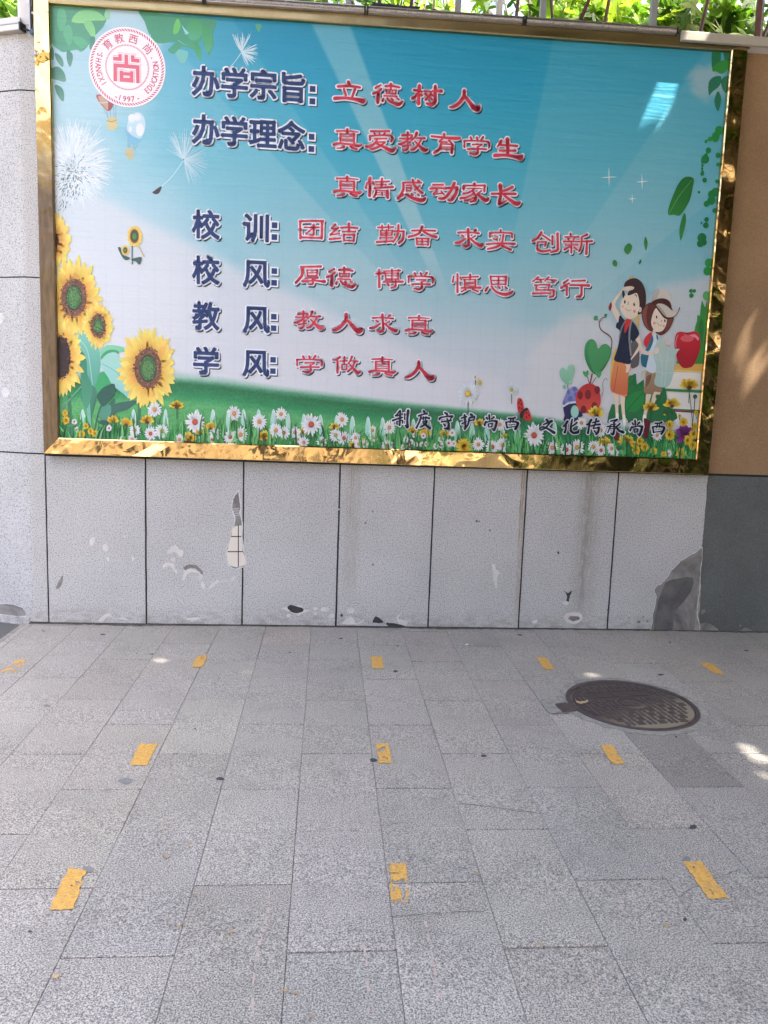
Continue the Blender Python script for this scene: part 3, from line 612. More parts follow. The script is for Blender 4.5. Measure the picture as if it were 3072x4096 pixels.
defs('C', '''团 68,58,10 70,148,11;66,58,9 130,56,8 190,57,10;185,60,12 183,148,12;70,143,10 182,147,9;90,90,7 168,90,8;140,75,10 140,128,10;138,131,9 118,130,7;136,95,7 98,125,7
结 255,75,8 232,97,9;232,98,7 262,100,7;270,93,9 225,131,8;225,132,8 275,125,7;222,155,10 280,150,8;282,95,8 325,92,8 372,96,8;325,72,12 325,115,9;290,115,7 360,115,8;298,132,9 298,165,8;296,132,7 355,132,8;354,132,11 350,165,9;298,162,7 350,163,7
勤 480,88,7 565,85,7;503,75,7 503,100,7;537,73,7 537,98,7;495,105,6 560,105,6;495,105,7 497,128,7;558,105,8 555,128,7;495,117,5 556,117,5;497,128,6 555,128,6;527,100,8 527,165,8;490,143,7 560,142,7;475,165,10 560,160,8;565,107,7 620,108,9;618,110,10 613,150,11 592,170,11;590,74,9 588,120,9 562,165,8
奋 665,112,8 725,110,8 790,113,9;720,90,12 700,128,10 647,145,10;725,115,9 760,135,10 795,145,12;690,152,9 692,185,9;688,152,7 755,154,8;752,154,10 750,188,9;692,168,6 750,169,6;720,152,7 720,186,7;692,185,6 750,187,6
实 1135,105,10 1135,118,8;1078,120,9 1078,142,9;1076,120,7 1135,118,7 1192,121,8;1195,123,9 1196,146,8;1102,134,6 1122,142,7;1095,151,6 1118,158,7;1060,180,9 1130,175,8 1210,178,11;1150,130,9 1140,175,9 1110,195,10 1066,205,8;1142,187,8 1165,198,10 1190,210,9
创 1350,115,11 1330,145,10 1302,160,9;1355,130,8 1385,150,9 1396,158,7;1330,167,7 1375,165,8;1374,166,9 1368,188,8;1330,167,8 1328,205,10;1330,210,9 1360,216,9 1396,210,9;1408,135,10 1408,180,10;1435,122,12 1437,205,13;1433,212,11 1400,220,8
新 1500,128,9 1502,138,8;1470,146,7 1545,145,7;1487,153,7 1492,162,7;1522,152,7 1515,162,7;1463,170,8 1550,170,7;1472,188,7 1540,188,7;1505,172,8 1505,228,10;1495,197,7 1468,213,10;1520,200,8 1536,214,8;1590,133,10 1560,146,8;1560,148,8 1558,190,9 1546,222,8;1562,170,7 1615,168,10;1588,172,10 1584,235,12
厚 72,300,9 180,298,10;82,302,12 78,345,12 46,385,11;105,316,7 108,346,7;105,317,6 160,317,7;160,317,9 158,346,7;107,331,5 158,331,5;107,346,6 158,346,6;95,360,7 165,357,7;163,358,7 140,368,7;135,364,8 137,385,10;135,391,9 112,392,7;80,376,10 140,373,7 200,378,13
博 470,340,8 515,335,8;487,318,10 488,410,12;512,326,7 600,323,7;555,315,8 555,372,7;520,336,7 522,368,7;520,336,6 590,336,6;588,336,8 588,368,7;522,351,5 588,351,5;522,367,6 588,367,6;510,383,8 612,382,11;575,373,8 575,402,10;572,408,9 550,415,7;530,392,7 540,402,8;588,318,6 595,325,7
慎 885,350,7 880,382,8;905,340,9 905,435,11;920,355,6 926,370,7;930,358,7 1015,353,7;972,342,9 972,370,8;943,370,8 943,412,8;1000,370,9 1000,412,8;943,370,6 1000,370,6;945,382,4 998,382,4;945,392,4 998,392,4;945,402,4 998,402,4;925,413,8 1028,412,10;950,420,8 925,433,7;985,420,8 1015,433,8
思 1075,350,9 1080,392,8;1073,350,7 1160,350,8;1158,350,11 1155,392,9;1078,371,6 1155,371,6;1117,350,7 1117,390,7;1080,391,7 1155,391,7;1062,405,8 1048,425,11;1080,402,8 1105,430,10 1150,445,14 1185,435,11 1192,425,5;1115,402,7 1125,412,8;1153,405,7 1165,415,7
笃 1330,355,9 1300,378,7;1320,368,6 1360,366,7;1340,370,6 1345,384,7;1385,355,9 1365,375,7;1380,368,6 1425,372,8;1405,373,6 1415,384,7;1310,397,7 1390,394,8;1388,396,8 1384,420,7;1320,398,8 1318,422,8;1318,422,8 1415,424,8;1414,425,10 1411,452,10;1408,457,9 1388,461,7;1300,441,9 1395,440,8
行 1490,372,8 1465,388,9;1495,390,8 1452,415,10;1483,407,9 1482,452,11;1510,378,8 1580,376,9;1500,400,8 1550,400,8 1600,402,12;1562,405,11 1560,452,12;1556,460,10 1533,462,8''')
def draw_brush(a, ch, p, c, extra, off):
    for st in S[ch]: a.strip([(x + p[0] + off[0], z + p[1] + off[1]) for x, z, _ in st], [wd + extra for _, _, wd in st], c or CRIM)
SLOG = ['立1399,365 德1552,375 树1708,381 人1860,398', '真1392,557 爱1524,562 教1652,567 育1782,576 学1906,583 生2036,593',
        '真1392,746 情1518,752 感1647,759 动1775,765 家1899,772 长2024,780', '团1245,919 结1375,929 勤1562,935 奋1690,943 求1877,952 实2003,960 创2181,969 新2310,975',
        '厚1242,1101 德1366,1108 博1557,1114 学1682,1124 慎1867,1134 思1997,1141 笃2176,1148 行2299,1154', '教1235,1280 人1389,1290 求1535,1293 真1678,1301', '学1237,1456 做1386,1459 真1532,1466 人1678,1479']
for s_ in SLOG: lettering('slogan_lettering', [(t[0], *map(float, t[1:].split(','))) for t in s_.split()], draw_brush, (.0072, -.0085), .0075)

# ------------------------------------------------------------ painted meadow, flowers, children
pk = [('z7', x, 505, 690) for x in (500, 805, 900, 1000, 1190, 1285, 1380, 1470, 1560, 1650)] + [('z8', x, 520 + (x - 45) * .045, 720) for x in (140, 230, 325, 425, 522, 618, 712, 800, 985, 1080, 1250, 1340, 1430, 1520, 1612)] + [('zR', x, 580, 760) for x in (150, 240, 370, 780)]
for z, x, y0, y1 in pk:
    h = 17; a = Art(); a.lay(); a.poly(z, [(x - h, y1), (x - h, y0 + 60), (x - 8, y0 + 12), (x, y0), (x + 8, y0 + 12), (x + h, y0 + 60), (x + h, y1)], (186, 222, 214), 0, (140, 204, 176), 0)
    a.stroke(z, [(x + h - 3, y1, 6), (x + h - 4, y0 + 60, 6), (x + 6, y0 + 14, 5)], (228, 240, 238), 0)
    a.out('printed_picket', board)
def grass(name, n, seed_):
    r = random.Random(seed_); a = Art(); a.lay()
    for i in range(n):
        x = r.uniform(215, 2790); base = np.interp(x, [215, 1000, 2100, 2790], [1757, 1780, 1810, 1838]); h = r.uniform(30, 95) * (1.15 if x < 1000 else 1); dx = r.gauss(0, 16)
        c = r.choice([(38, 118, 62), (58, 148, 78), (84, 172, 98), (24, 92, 56), (112, 190, 112), (44, 132, 70)])
        if i % 40 == 0: a.lay()
        y0 = base + 8 - (r.uniform(0, 45) if r.random() < .4 else 0)
        P = [pl(x - 4, y0), pl(x + 4, y0), pl(x + dx * .4 + 2.5, y0 - h * .6), pl(x + dx, y0 - h), pl(x + dx * .4 - 2.5, y0 - h * .6)]; a.face(P, c)
    o = a.out(name, board); o['kind'] = 'stuff'; return o
grass('grass_blades', 1100, 3)
# big leaves and stems at the left
a = Art()
DG, MG, LG, TG = (44, 92, 80), (78, 156, 128), (136, 198, 182), (156, 208, 196)
a.stroke('z7', [(840, 470, 15), (840, 692, 15)], (62, 122, 86)); a.stroke('z7', [(418, 430, 16), (425, 672, 18)], (58, 118, 90)); a.stroke('z7', [(362, 515, 12), (430, 440, 9), (522, 335, 8)], (96, 164, 132)); a.stroke('z7', [(362, 615, 12), (450, 604, 12), (500, 612, 12)], (70, 140, 104))
a.poly('z7', [(590, 295), (680, 285), (704, 360), (620, 435), (560, 400)], (60, 164, 104)); a.poly('z7', [(600, 165), (650, 122), (740, 132), (775, 158), (700, 168), (620, 205)], (126, 202, 164)); a.poly('z7', [(610, 190), (660, 150), (720, 165), (640, 240)], (70, 158, 110))
a.poly('z7', [(470, 60), (520, 50), (560, 80), (595, 130), (606, 240), (585, 340), (560, 385), (530, 330), (512, 250), (490, 165)], (128, 196, 180), 3, (82, 158, 136)); a.stroke('z7', [(480, 90, 4), (530, 160, 4), (560, 370, 3)], (170, 214, 200))
a.poly('z7', [(490, 440), (510, 345), (575, 378), (584, 430), (556, 540), (545, 605), (530, 500), (520, 498)], (62, 126, 106)); a.poly('z7', [(515, 250), (535, 300), (540, 420), (550, 600), (528, 560), (520, 420)], (110, 178, 156))
a.poly('z7', [(605, 240), (640, 180), (700, 166), (742, 222), (770, 330), (812, 352), (802, 452), (742, 412), (680, 362), (650, 310)], (160, 210, 198), 3, (140, 200, 196)); a.stroke('z7', [(620, 235, 4), (720, 300, 4), (800, 440, 3)], (106, 176, 160))
a.poly('z7', [(585, 432), (605, 395), (640, 368), (692, 356), (690, 420), (650, 470), (620, 495)], DG); a.poly('z7', [(640, 500), (690, 440), (690, 480), (650, 530)], (52, 110, 88))
a.poly('z7', [(660, 560), (668, 492), (740, 465), (830, 458), (760, 512), (700, 532), (640, 622), (655, 580)], (56, 104, 92)); a.poly('z7', [(600, 555), (610, 500), (665, 480), (670, 530), (640, 580)], (78, 146, 122))
a.stroke('z7', [(610, 490, 10), (585, 570, 10), (570, 650, 9)], (54, 112, 86)); a.stroke('z7', [(690, 520, 8), (650, 600, 8), (620, 660, 8)], (50, 104, 82))
a.poly('z7', [(585, 640), (610, 610), (640, 680), (575, 680)], (44, 90, 78)); a.poly('z7', [(590, 580), (640, 575), (655, 600), (610, 600)], DG); a.poly('z7', [(480, 150), (520, 200), (530, 300), (560, 380), (530, 500), (500, 470), (488, 300)], (58, 128, 102), 3, (74, 150, 118), 0)
a.out('sunflower_leaves', board)
def petal(a, c, ang, r0, r1, wd, sx, sy, c0, c1):
    ca, sa = math.cos(ang), math.sin(ang); P = []; C_ = []
    for t, w_ in ((0, .45), (.3, .95), (.6, 1.), (.85, .55), (1, .04), (.85, -.55), (.6, -1.), (.3, -.95), (0, -.45)):
        r = r0 + (r1 - r0) * t; x = r * ca - wd * w_ * sa; y = r * sa + wd * w_ * ca
        P.append(pl(c[0] + x * sx, c[1] + y * sy)); C_.append(tuple(p + (q - p) * t for p, q in zip(c0, c1)))
    a.face(P, C_)
def sunflower(z, x, y, core, ring, R, n, dark=False, label=None):
    c = zz(z, (x, y)); s_ = ZOOM[z][2]; a = Art(); sx = 1.; sy = R[1] / R[0]; R0 = R[0] * s_
    small = R0 < 40
    for lay_, (k, off, cc) in enumerate(((1., 0, ((222, 156, 74), (240, 222, 112))), (.93, .5, ((226, 162, 78), (243, 230, 122))), (.8, .25, ((214, 138, 64), (241, 214, 104))))):
        a.lay()
        for i in range(n):
            t = 2 * math.pi * (i + off + random.uniform(-.2, .2)) / n; petal(a, c, t, ring[0] * s_ * .6, R0 * k * random.uniform(.86, 1.05), R0 * 2.3 / n * random.uniform(.8, 1.15), sx, sy, cc[0], tuple(q * random.uniform(.94, 1.02) for q in cc[1]))
    a.lay(); a.ell(z, x, y, ring[0], ring[1], (54, 40, 44) if dark else (118, 80, 66), 30)
    if not small:
        a.lay()
        for i in range(150):
            t = random.uniform(0, 6.283); q = random.uniform(.72, 1.08); px, py = zz(z, (x + ring[0] * q * math.cos(t), y + ring[1] * q * math.sin(t)))
            a.disc(pl(px, py), random.uniform(.003, .006), random.choice([(96, 62, 54), (160, 116, 88), (132, 92, 74), (74, 48, 46)] if not dark else [(60, 44, 46), (84, 62, 58), (44, 34, 40)]), 6)
    if not dark:
        a.ell(z, x, y, core[0], core[1], (52, 70, 52), 26); a.ell(z, x, y, core[0] * .86, core[1] * .86, (66, 106, 66), 26); a.ell(z, x, y + core[1] * .05, core[0] * .6, core[1] * .6, (86, 134, 80), 22)
        if not small:
            a.lay()
            for i in range(70):
                t = random.uniform(0, 6.283); q = random.random() ** .6 * .95; px, py = zz(z, (x + core[0] * q * math.cos(t), y + core[1] * q * math.sin(t)))
                a.disc(pl(px, py), .0034, random.choice([(112, 160, 98), (70, 116, 66), (50, 84, 54)]), 6)
    a.out('sunflower', board, label)
random.seed(11)
sunflower('z4', 322, 395, (20, 32), (30, 48), (118, 178), 15, True, 'pale sunflower cut by the left edge of the print')
sunflower('z4', 447, 740, (50, 78), (77, 114), (176, 262), 22)
sunflower('z4', 595, 910, (31, 49), (43, 69), (98, 150), 18)
sunflower('z7', 368, 195, (34, 60), (58, 124), (146, 250), 20, True, 'dark centred sunflower cut by the left edge')
sunflower('z7', 893, 262, (52, 84), (82, 120), (188, 260), 24)
a = Art()                                             # little flowers inside a bubble
a.stroke('z4', [(798, 430, 6), (798, 538, 6)], (52, 88, 76)); a.poly('z4', [(790, 512), (820, 500), (856, 498), (842, 542), (820, 522)], (64, 98, 90)); a.poly('z4', [(712, 440), (730, 440), (740, 480), (785, 500), (760, 515), (735, 490)], (70, 100, 92)); a.stroke('z4', [(840, 435, 5), (870, 492, 7)], (206, 176, 110))
a.out('sunflower_stem', board)
sunflower('z4', 812, 370, (20, 30), (26, 42), (50, 72), 14); sunflower('z4', 757, 455, (10, 14), (13, 19), (25, 34), 12)

def lpoly(a, z, *ps):
    for p in ps: a.poly(z, p[0], p[1], 3, *(p[2:]))
# scattered leaves, green dots, twinkles
a = Art(); a.poly('z6', [(1055, 240), (1060, 190), (1090, 110), (1122, 45), (1160, 12), (1208, 22), (1202, 80), (1186, 150), (1150, 215), (1122, 246), (1090, 240)], (36, 110, 52), 3, (48, 130, 60)); a.stroke('z6', [(1060, 236, 4), (1120, 130, 5), (1200, 30, 3)], (92, 160, 96)); a.out('falling_leaf', board, 'large printed leaf')
for p in ([(1155, 230), (1163, 280), (1146, 350), (1130, 397), (1122, 340), (1135, 270)], [(788, 455), (800, 425), (820, 413), (837, 430), (830, 460), (810, 480)], [(910, 400), (919, 373), (931, 410), (922, 457), (912, 430)], [(719, 530), (730, 512), (746, 525), (743, 551), (727, 549)], [(877, 530), (889, 509), (894, 525), (883, 540)]):
    a = Art(); a.poly('z6', p, (44, 124, 62), 3, (62, 146, 76)); a.out('falling_leaf', board)
DOTS = {'z3': [[(1362, 788, 26), (1342, 820, 24), (1340, 836, 22), (1308, 840, 14), (1282, 856, 9), (1284, 850, 6)], [(1298, 908, 17), (1282, 940, 12), (1278, 962, 25), (1262, 975, 10), (1262, 1000, 7), (1260, 1020, 7), (1262, 1040, 9), (1260, 1050, 12)], [(1355, 938, 15)], [(1355, 994, 12)]],
        'z6': [[(1340, 105, 26), (1318, 118, 24), (1315, 155, 25), (1286, 175, 18), (1310, 145, 15)], [(1275, 32, 14)], [(1350, 40, 12)], [(1286, 270, 14), (1282, 305, 17)], [(1255, 290, 6)], [(1258, 380, 28), (1248, 415, 21), (1270, 408, 18)], [(1300, 530, 25), (1292, 580, 26)], [(1240, 105, 8)], [(1335, 215, 14)], [(1212, 700, 11), (1195, 728, 14), (1192, 700, 12)], [(1285, 730, 20)]]}
for z, cl in DOTS.items():
    for L_ in cl:
        a = Art(); a.lay(); cc = random.choice([(34, 132, 70), (44, 148, 72), (30, 118, 66)])
        for x, y, r in L_: u, v = zz(z, (x, y)); a.lay(); a.disc(pl(u, v), r * ZOOM[z][2] / pxm(u, v), cc, 20)
        if len(L_) > 5: a.lay(); a.stroke(z, [(L_[0][0], L_[0][1], 8), (L_[3][0], L_[3][1], 8), (L_[-1][0], L_[-1][1], 6)], cc)
        a.out('ivy_leaf', board)
for x, y, r in ((698, 15, 44), (897, 42, 34), (838, 145, 20)):
    a = Art(); a.stroke('z6', [(x - r, y + 2, 1.5), (x, y, 6), (x + r, y - 2, 1.5)], (240, 246, 248)); a.stroke('z6', [(x - 1, y - r * 1.25, 1.5), (x, y, 6), (x + 1, y + r * 1.25, 1.5)], (240, 246, 248)); a.out('twinkle', board)

# books, apple, foliage on the right
a = Art(); a.poly('K1', [(1580, 470), (1600, 520), (1625, 560), (1650, 430), (1640, 800), (1622, 1320), (1240, 1300), (1400, 1000), (1480, 880), (1490, 820), (1515, 740), (1520, 660), (1550, 680), (1560, 600)], (66, 148, 72), 2, (52, 138, 58)); a.poly('K1', [(1540, 780), (1590, 720), (1600, 900), (1560, 1100), (1540, 1000)], (44, 124, 62)); a.ell('K1', 1640, 410, 50, 62, (96, 172, 106)); a.out('green_bush', board)
a = Art()
for p, c in (([(1280, 366), (1600, 356), (1600, 452), (1290, 436)], (218, 176, 92)), ([(1290, 440), (1590, 455), (1578, 622), (1220, 616)], (226, 224, 216)), ([(1285, 420), (1600, 436), (1600, 452), (1290, 436)], (236, 202, 128)), ([(1212, 618), (1580, 634), (1580, 662), (1212, 644)], (62, 132, 72)), ([(1222, 655), (1578, 668), (1560, 842), (1290, 830)], (228, 226, 220)), ([(1285, 828), (1558, 842), (1556, 858), (1288, 842)], (50, 124, 66)), ([(1288, 844), (1556, 860), (1552, 876), (1290, 858)], (150, 44, 66)), ([(1300, 862), (1550, 878), (1540, 1050), (1320, 1000)], (224, 224, 222))): a.poly('K2', p, c, 0)
a.out('book_stack', board)
a = Art(); a.poly('K2', [(1312, 200), (1310, 110), (1330, 35), (1380, 18), (1420, 28), (1460, 25), (1520, 14), (1565, 45), (1582, 150), (1560, 260), (1505, 375), (1450, 400), (1392, 396), (1345, 335), (1325, 252), (1352, 202)], (206, 44, 60), 3, (158, 24, 42)); a.poly('K2', [(1410, 42), (1450, 58), (1520, 45), (1562, 85), (1555, 110), (1520, 78), (1450, 76)], (232, 150, 158)); a.ell('K2', 1440, 90, 70, 36, (218, 96, 106)); a.stroke('K2', [(1322, 180, 7), (1322, 110, 8), (1345, 50, 6)], (236, 160, 166)); a.poly('K2', [(1405, 18), (1440, 32), (1470, 22), (1440, 44)], (120, 24, 40)); a.out('red_apple', board)
a = Art(); a.poly('K2', [(820, 500), (860, 480), (902, 462), (912, 576), (985, 520), (992, 660), (1100, 620), (1200, 590), (1225, 700), (1240, 800), (1330, 880), (1280, 970), (840, 970), (820, 980), (800, 930), (700, 960), (598, 975), (650, 780), (700, 800), (780, 730)], (32, 118, 64), 2, (40, 112, 70)); a.poly('K2', [(820, 700), (960, 640), (985, 760), (900, 860), (800, 840)], (38, 136, 68))
for p in ([(800, 860, 6), (900, 740, 6), (985, 650, 5)], [(1060, 900, 8), (1130, 760, 7), (1200, 640, 5)], [(830, 600, 6), (890, 520, 5)]): a.stroke('K2', p, (18, 82, 50))
a.out('big_leaf', board)
# heart shaped plants and spotted domes
a = Art(); GH = (64, 156, 92)
a.stroke('K1', [(375, 1130, 12), (385, 1000, 12), (340, 930, 16), (250, 870, 13), (220, 790, 11), (250, 710, 10), (315, 690, 8)], (110, 52, 60)); a.stroke('K1', [(222, 760, 9), (205, 725, 8), (180, 725, 7)], (110, 52, 60))
for x, y, r in ((172, 705, 26), (303, 668, 18)): a.ell('K1', x, y, r, r * 1.3, (54, 142, 92), 14, .5)
for p in ([(440, 465, 16), (420, 565, 11)], [(390, 490, 7), (412, 562, 8)], [(480, 500, 7), (440, 565, 8)]): a.stroke('K2', p, (120, 48, 58))
a.poly('K2', [(470, 468), (405, 400), (362, 280), (365, 170), (398, 112), (440, 98), (480, 128), (503, 198), (540, 160), (590, 148), (632, 185), (642, 245), (604, 345), (540, 440)], (66, 156, 92), 3, (38, 112, 66)); a.poly('K2', [(480, 468), (430, 380), (400, 260), (412, 160), (440, 120), (480, 140), (503, 206), (545, 168), (590, 156), (628, 190), (634, 245), (590, 340)], (74, 158, 98), 3, (64, 140, 88))
for x, y, r in ((375, 460, 30), (508, 468, 30)): a.poly('K2', [(x + 4, y + 40), (x - r, y), (x - r * .8, y - r), (x - 3, y - r * .5), (x + r * .6, y - r * 1.3), (x + r, y - r * .2)], (72, 160, 96))
a.out('heart_plant', board, 'dark green printed heart plant')
a = Art(); a.stroke('K2', [(180, 570, 8), (190, 640, 8)], (130, 120, 160)); a.poly('K2', [(170, 572), (112, 512), (95, 445), (118, 398), (150, 402), (172, 425), (190, 380), (225, 365), (257, 400), (247, 480), (212, 562)], (150, 202, 176), 3, (122, 182, 150)); a.ell('K2', 215, 552, 20, 22, (156, 204, 178)); a.ell('K2', 146, 600, 18, 24, (136, 196, 164)); a.out('heart_plant', board, 'pale green printed heart plant')
a = Art(); a.poly('K2', [(240, 595), (290, 620), (320, 700), (300, 780), (140, 790), (145, 720), (185, 635)], (140, 148, 196), 3, (112, 122, 180)); a.poly('K2', [(138, 800), (200, 760), (280, 755), (330, 860), (335, 960), (150, 960), (150, 900)], (36, 42, 84)); a.stroke('K2', [(140, 800, 22), (200, 768, 22), (300, 758, 18)], (220, 224, 236))
for x, y, rx, ry in ((212, 725, 26, 30), (258, 622, 26, 26), (270, 680, 20, 30), (192, 655, 18, 26), (150, 770, 12, 20)): a.ell('K2', x, y, rx, ry, (100, 108, 168))
a.ell('K2', 258, 860, 42, 66, (150, 204, 190)); a.out('spotted_dome', board, 'blue spotted printed dome')
a = Art(); a.poly('K2', [(408, 563), (470, 582), (515, 640), (532, 720), (520, 800), (470, 870), (340, 872), (285, 810), (265, 725), (285, 650), (340, 588)], (176, 46, 50), 3, (206, 84, 72)); 
for x, y, rx, ry in ((397, 680, 33, 52), (314, 688, 28, 46), (495, 632, 30, 42), (464, 800, 32, 42), (350, 838, 32, 42)): a.ell('K2', x, y, rx, ry, (128, 32, 40))
a.stroke('K2', [(540, 695, 6), (556, 640, 6), (552, 560, 5), (580, 510, 5), (604, 530, 4)], (110, 70, 76)); a.out('spotted_dome', board, 'red spotted printed dome')
# boy shading his eyes
SK = (226, 208, 188); a = Art()
lpoly(a, 'K1', ([(690, 690), (740, 660), (742, 840), (715, 800)], (214, 178, 104)), ([(600, 190), (652, 150), (670, 190)], (206, 166, 96)), ([(430, 1115), (450, 1140), (420, 1320), (372, 1320)], (216, 190, 92)))
a.poly('K2', [(685, 205), (700, 230), (660, 420), (640, 600), (628, 580), (640, 380)], (214, 186, 92))
lpoly(a, 'K2', ([(650, 655), (722, 680), (716, 800), (716, 945), (692, 945), (680, 780)], SK), ([(738, 690), (786, 690), (782, 800), (792, 990), (768, 990), (748, 820)], SK), ([(690, 880), (718, 880), (716, 950), (692, 950)], (238, 236, 230)), ([(762, 900), (788, 900), (796, 1000), (768, 1000)], (238, 236, 230)), ([(690, 1040), (726, 1060), (726, 1150), (690, 1162), (664, 1132), (672, 1080)], (104, 34, 46)))
lpoly(a, 'K1', ([(640, 1040), (720, 1000), (748, 1130), (748, 1280), (720, 1350), (630, 1350)], (92, 90, 96)))
lpoly(a, 'K2', ([(678, 322), (740, 340), (802, 352), (852, 395), (822, 470), (808, 690), (740, 685), (655, 655), (632, 600), (650, 450)], (216, 144, 92), (204, 104, 72)))
a.stroke('K2', [(712, 380, 5), (690, 520, 6), (668, 650, 7)], (158, 70, 50)); a.stroke('K2', [(650, 655, 8), (740, 685, 8), (806, 690, 8)], (226, 150, 116))
lpoly(a, 'K1', ([(745, 935), (778, 1050), (772, 1100), (700, 1195), (640, 1262), (620, 1300), (560, 1310), (630, 1250), (700, 1140), (738, 1060), (700, 990)], SK))
lpoly(a, 'K2', ([(788, 350), (842, 338), (838, 400), (820, 448), (795, 444), (800, 390)], SK))
lpoly(a, 'K1', ([(545, 295), (600, 282), (676, 296), (664, 328), (620, 330), (600, 350), (540, 335), (482, 420), (428, 520), (460, 600), (495, 680), (468, 760), (420, 680), (380, 600), (368, 540), (430, 430), (500, 350)], SK), ([(372, 495), (386, 545), (363, 612), (340, 566)], (150, 42, 54)))
lpoly(a, 'K1', ([(492, 668), (562, 738), (640, 728), (692, 780), (748, 912), (668, 1018), (640, 1000), (632, 1180), (630, 1312), (520, 1300), (414, 1262), (450, 1140), (480, 1010), (490, 880), (440, 830), (450, 770), (470, 760)], (28, 38, 64)))
a.stroke('K1', [(560, 745, 18), (510, 850, 20), (486, 970, 14)], (120, 130, 134)); a.stroke('K1', [(645, 735, 24), (622, 860, 24), (618, 1000, 24), (638, 1200, 22)], (136, 142, 144)); a.stroke('K1', [(650, 735, 14), (700, 790, 14), (735, 860, 8)], (150, 166, 164))
lpoly(a, 'K1', ([(572, 718), (638, 726), (622, 790), (600, 830), (560, 905), (550, 870), (558, 790)], (202, 50, 54)), ([(535, 420), (560, 385), (640, 395), (725, 372), (750, 440), (752, 520), (740, 600), (722, 670), (660, 716), (600, 716), (540, 672), (500, 590), (505, 510)], (230, 214, 194)),
      ([(545, 290), (562, 232), (620, 190), (700, 178), (770, 220), (815, 300), (836, 400), (832, 520), (795, 625), (738, 660), (728, 640), (748, 560), (748, 480), (728, 395), (700, 372), (640, 398), (590, 404), (612, 350), (660, 332), (682, 300), (640, 282), (580, 288)], (58, 38, 44)), ([(525, 338), (546, 352), (556, 392), (536, 446), (524, 400)], (58, 38, 44)))
a.ell('K1', 758, 594, 22, 37, (226, 208, 188)); a.ell('K1', 757, 596, 8, 16, (198, 172, 152))
for x, y in ((557, 490), (680, 524)): a.ell('K1', x, y, 12, 25, (44, 34, 38)); a.ell('K1', x + 3, y - 10, 3.5, 6, (236, 232, 228))
a.stroke('K1', [(605, 490, 4), (596, 525, 9)], (92, 70, 62)); a.stroke('K1', [(565, 575, 8), (596, 606, 9), (642, 598, 8)], (176, 158, 142)); a.stroke('K1', [(688, 408, 8), (705, 395, 10), (715, 425, 8)], (58, 38, 44)); a.stroke('K1', [(555, 385, 8), (562, 410, 8)], (58, 38, 44))
a.ell('K1', 530, 552, 13, 13, (220, 160, 150)); a.ell('K1', 683, 615, 18, 20, (216, 146, 140)); a.out('printed_boy', board, 'printed boy in a navy shirt and orange shorts shading his eyes')
# girl in a sun hat reading a map
a = Art()
lpoly(a, 'K2', ([(1010, 670), (1062, 672), (1040, 760), (1002, 935), (974, 930), (1000, 780)], SK), ([(1090, 655), (1162, 652), (1110, 740), (1096, 790), (1062, 770)], SK), ([(975, 900), (1010, 900), (1000, 1000), (975, 990)], (236, 234, 228)), ([(985, 930), (1048, 960), (1040, 1050), (1022, 1142), (978, 1112), (990, 1020)], (96, 32, 44)),
      ([(1012, 428), (1106, 438), (1100, 560), (1172, 580), (1166, 652), (1092, 650), (1082, 676), (984, 660), (1000, 560)], (168, 142, 110), (146, 118, 90)), ([(1010, 500), (1050, 470), (1066, 480), (1040, 560), (1005, 600)], (120, 92, 72)))
a.stroke('K2', [(1012, 430, 9), (975, 440, 9), (960, 500, 9)], (206, 186, 120))
lpoly(a, 'K2', ([(958, 255), (1036, 262), (1030, 340), (1020, 392), (980, 388), (956, 350)], (42, 106, 130)), ([(1075, 40), (1135, 55), (1152, 100), (1102, 220), (1112, 440), (1014, 425), (1030, 300), (1056, 180)], (202, 220, 230)))
lpoly(a, 'K1', ([(780, 680), (790, 600), (850, 520), (930, 490), (1050, 480), (1170, 560), (1205, 690), (1175, 800), (1115, 890), (1034, 936), (960, 900), (880, 874), (812, 800)], (92, 48, 46)), ([(798, 600), (860, 535), (842, 650), (850, 780), (885, 862), (820, 800), (793, 700)], (134, 76, 68)), ([(1120, 720), (1195, 690), (1165, 800), (1090, 890), (1110, 800)], (122, 68, 62)),
      ([(903, 890), (912, 950), (892, 1040), (852, 1102), (804, 1040), (830, 958)], (204, 54, 62)), ([(915, 925), (935, 1000), (885, 1130), (822, 1146), (868, 1060), (900, 990)], (44, 112, 136)), ([(985, 925), (1005, 990), (985, 1000), (972, 935)], (44, 112, 136)), ([(930, 860), (965, 870), (955, 930), (930, 915)], SK),
      ([(940, 618), (985, 568), (1030, 622), (1080, 690), (1112, 720), (1102, 800), (1060, 870), (995, 892), (940, 862), (904, 760)], (230, 214, 196)))
lpoly(a, 'K2', ([(962, 180), (1000, 212), (1060, 240), (1128, 190), (1142, 225), (1112, 262), (1000, 262), (948, 232)], (226, 206, 196)), ([(1105, 160), (1150, 78), (1200, 140), (1242, 202), (1357, 200), (1322, 262), (1290, 480), (1230, 600), (1095, 572), (1122, 420), (1084, 270)], (186, 206, 198), (164, 196, 190)), ([(1200, 130), (1230, 108), (1256, 135), (1240, 165)], (220, 196, 192)), ([(1105, 190), (1140, 185), (1142, 230), (1110, 255), (1092, 235)], (226, 206, 198)))
for p in ([(1150, 240, 4), (1180, 420, 4), (1160, 580, 3)], [(1240, 205, 4), (1220, 400, 4), (1200, 590, 3)], [(1100, 300, 3), (1200, 330, 3), (1310, 300, 3)], [(1115, 430, 3), (1200, 460, 3), (1292, 440, 3)]): a.stroke('K2', p, (206, 222, 216))
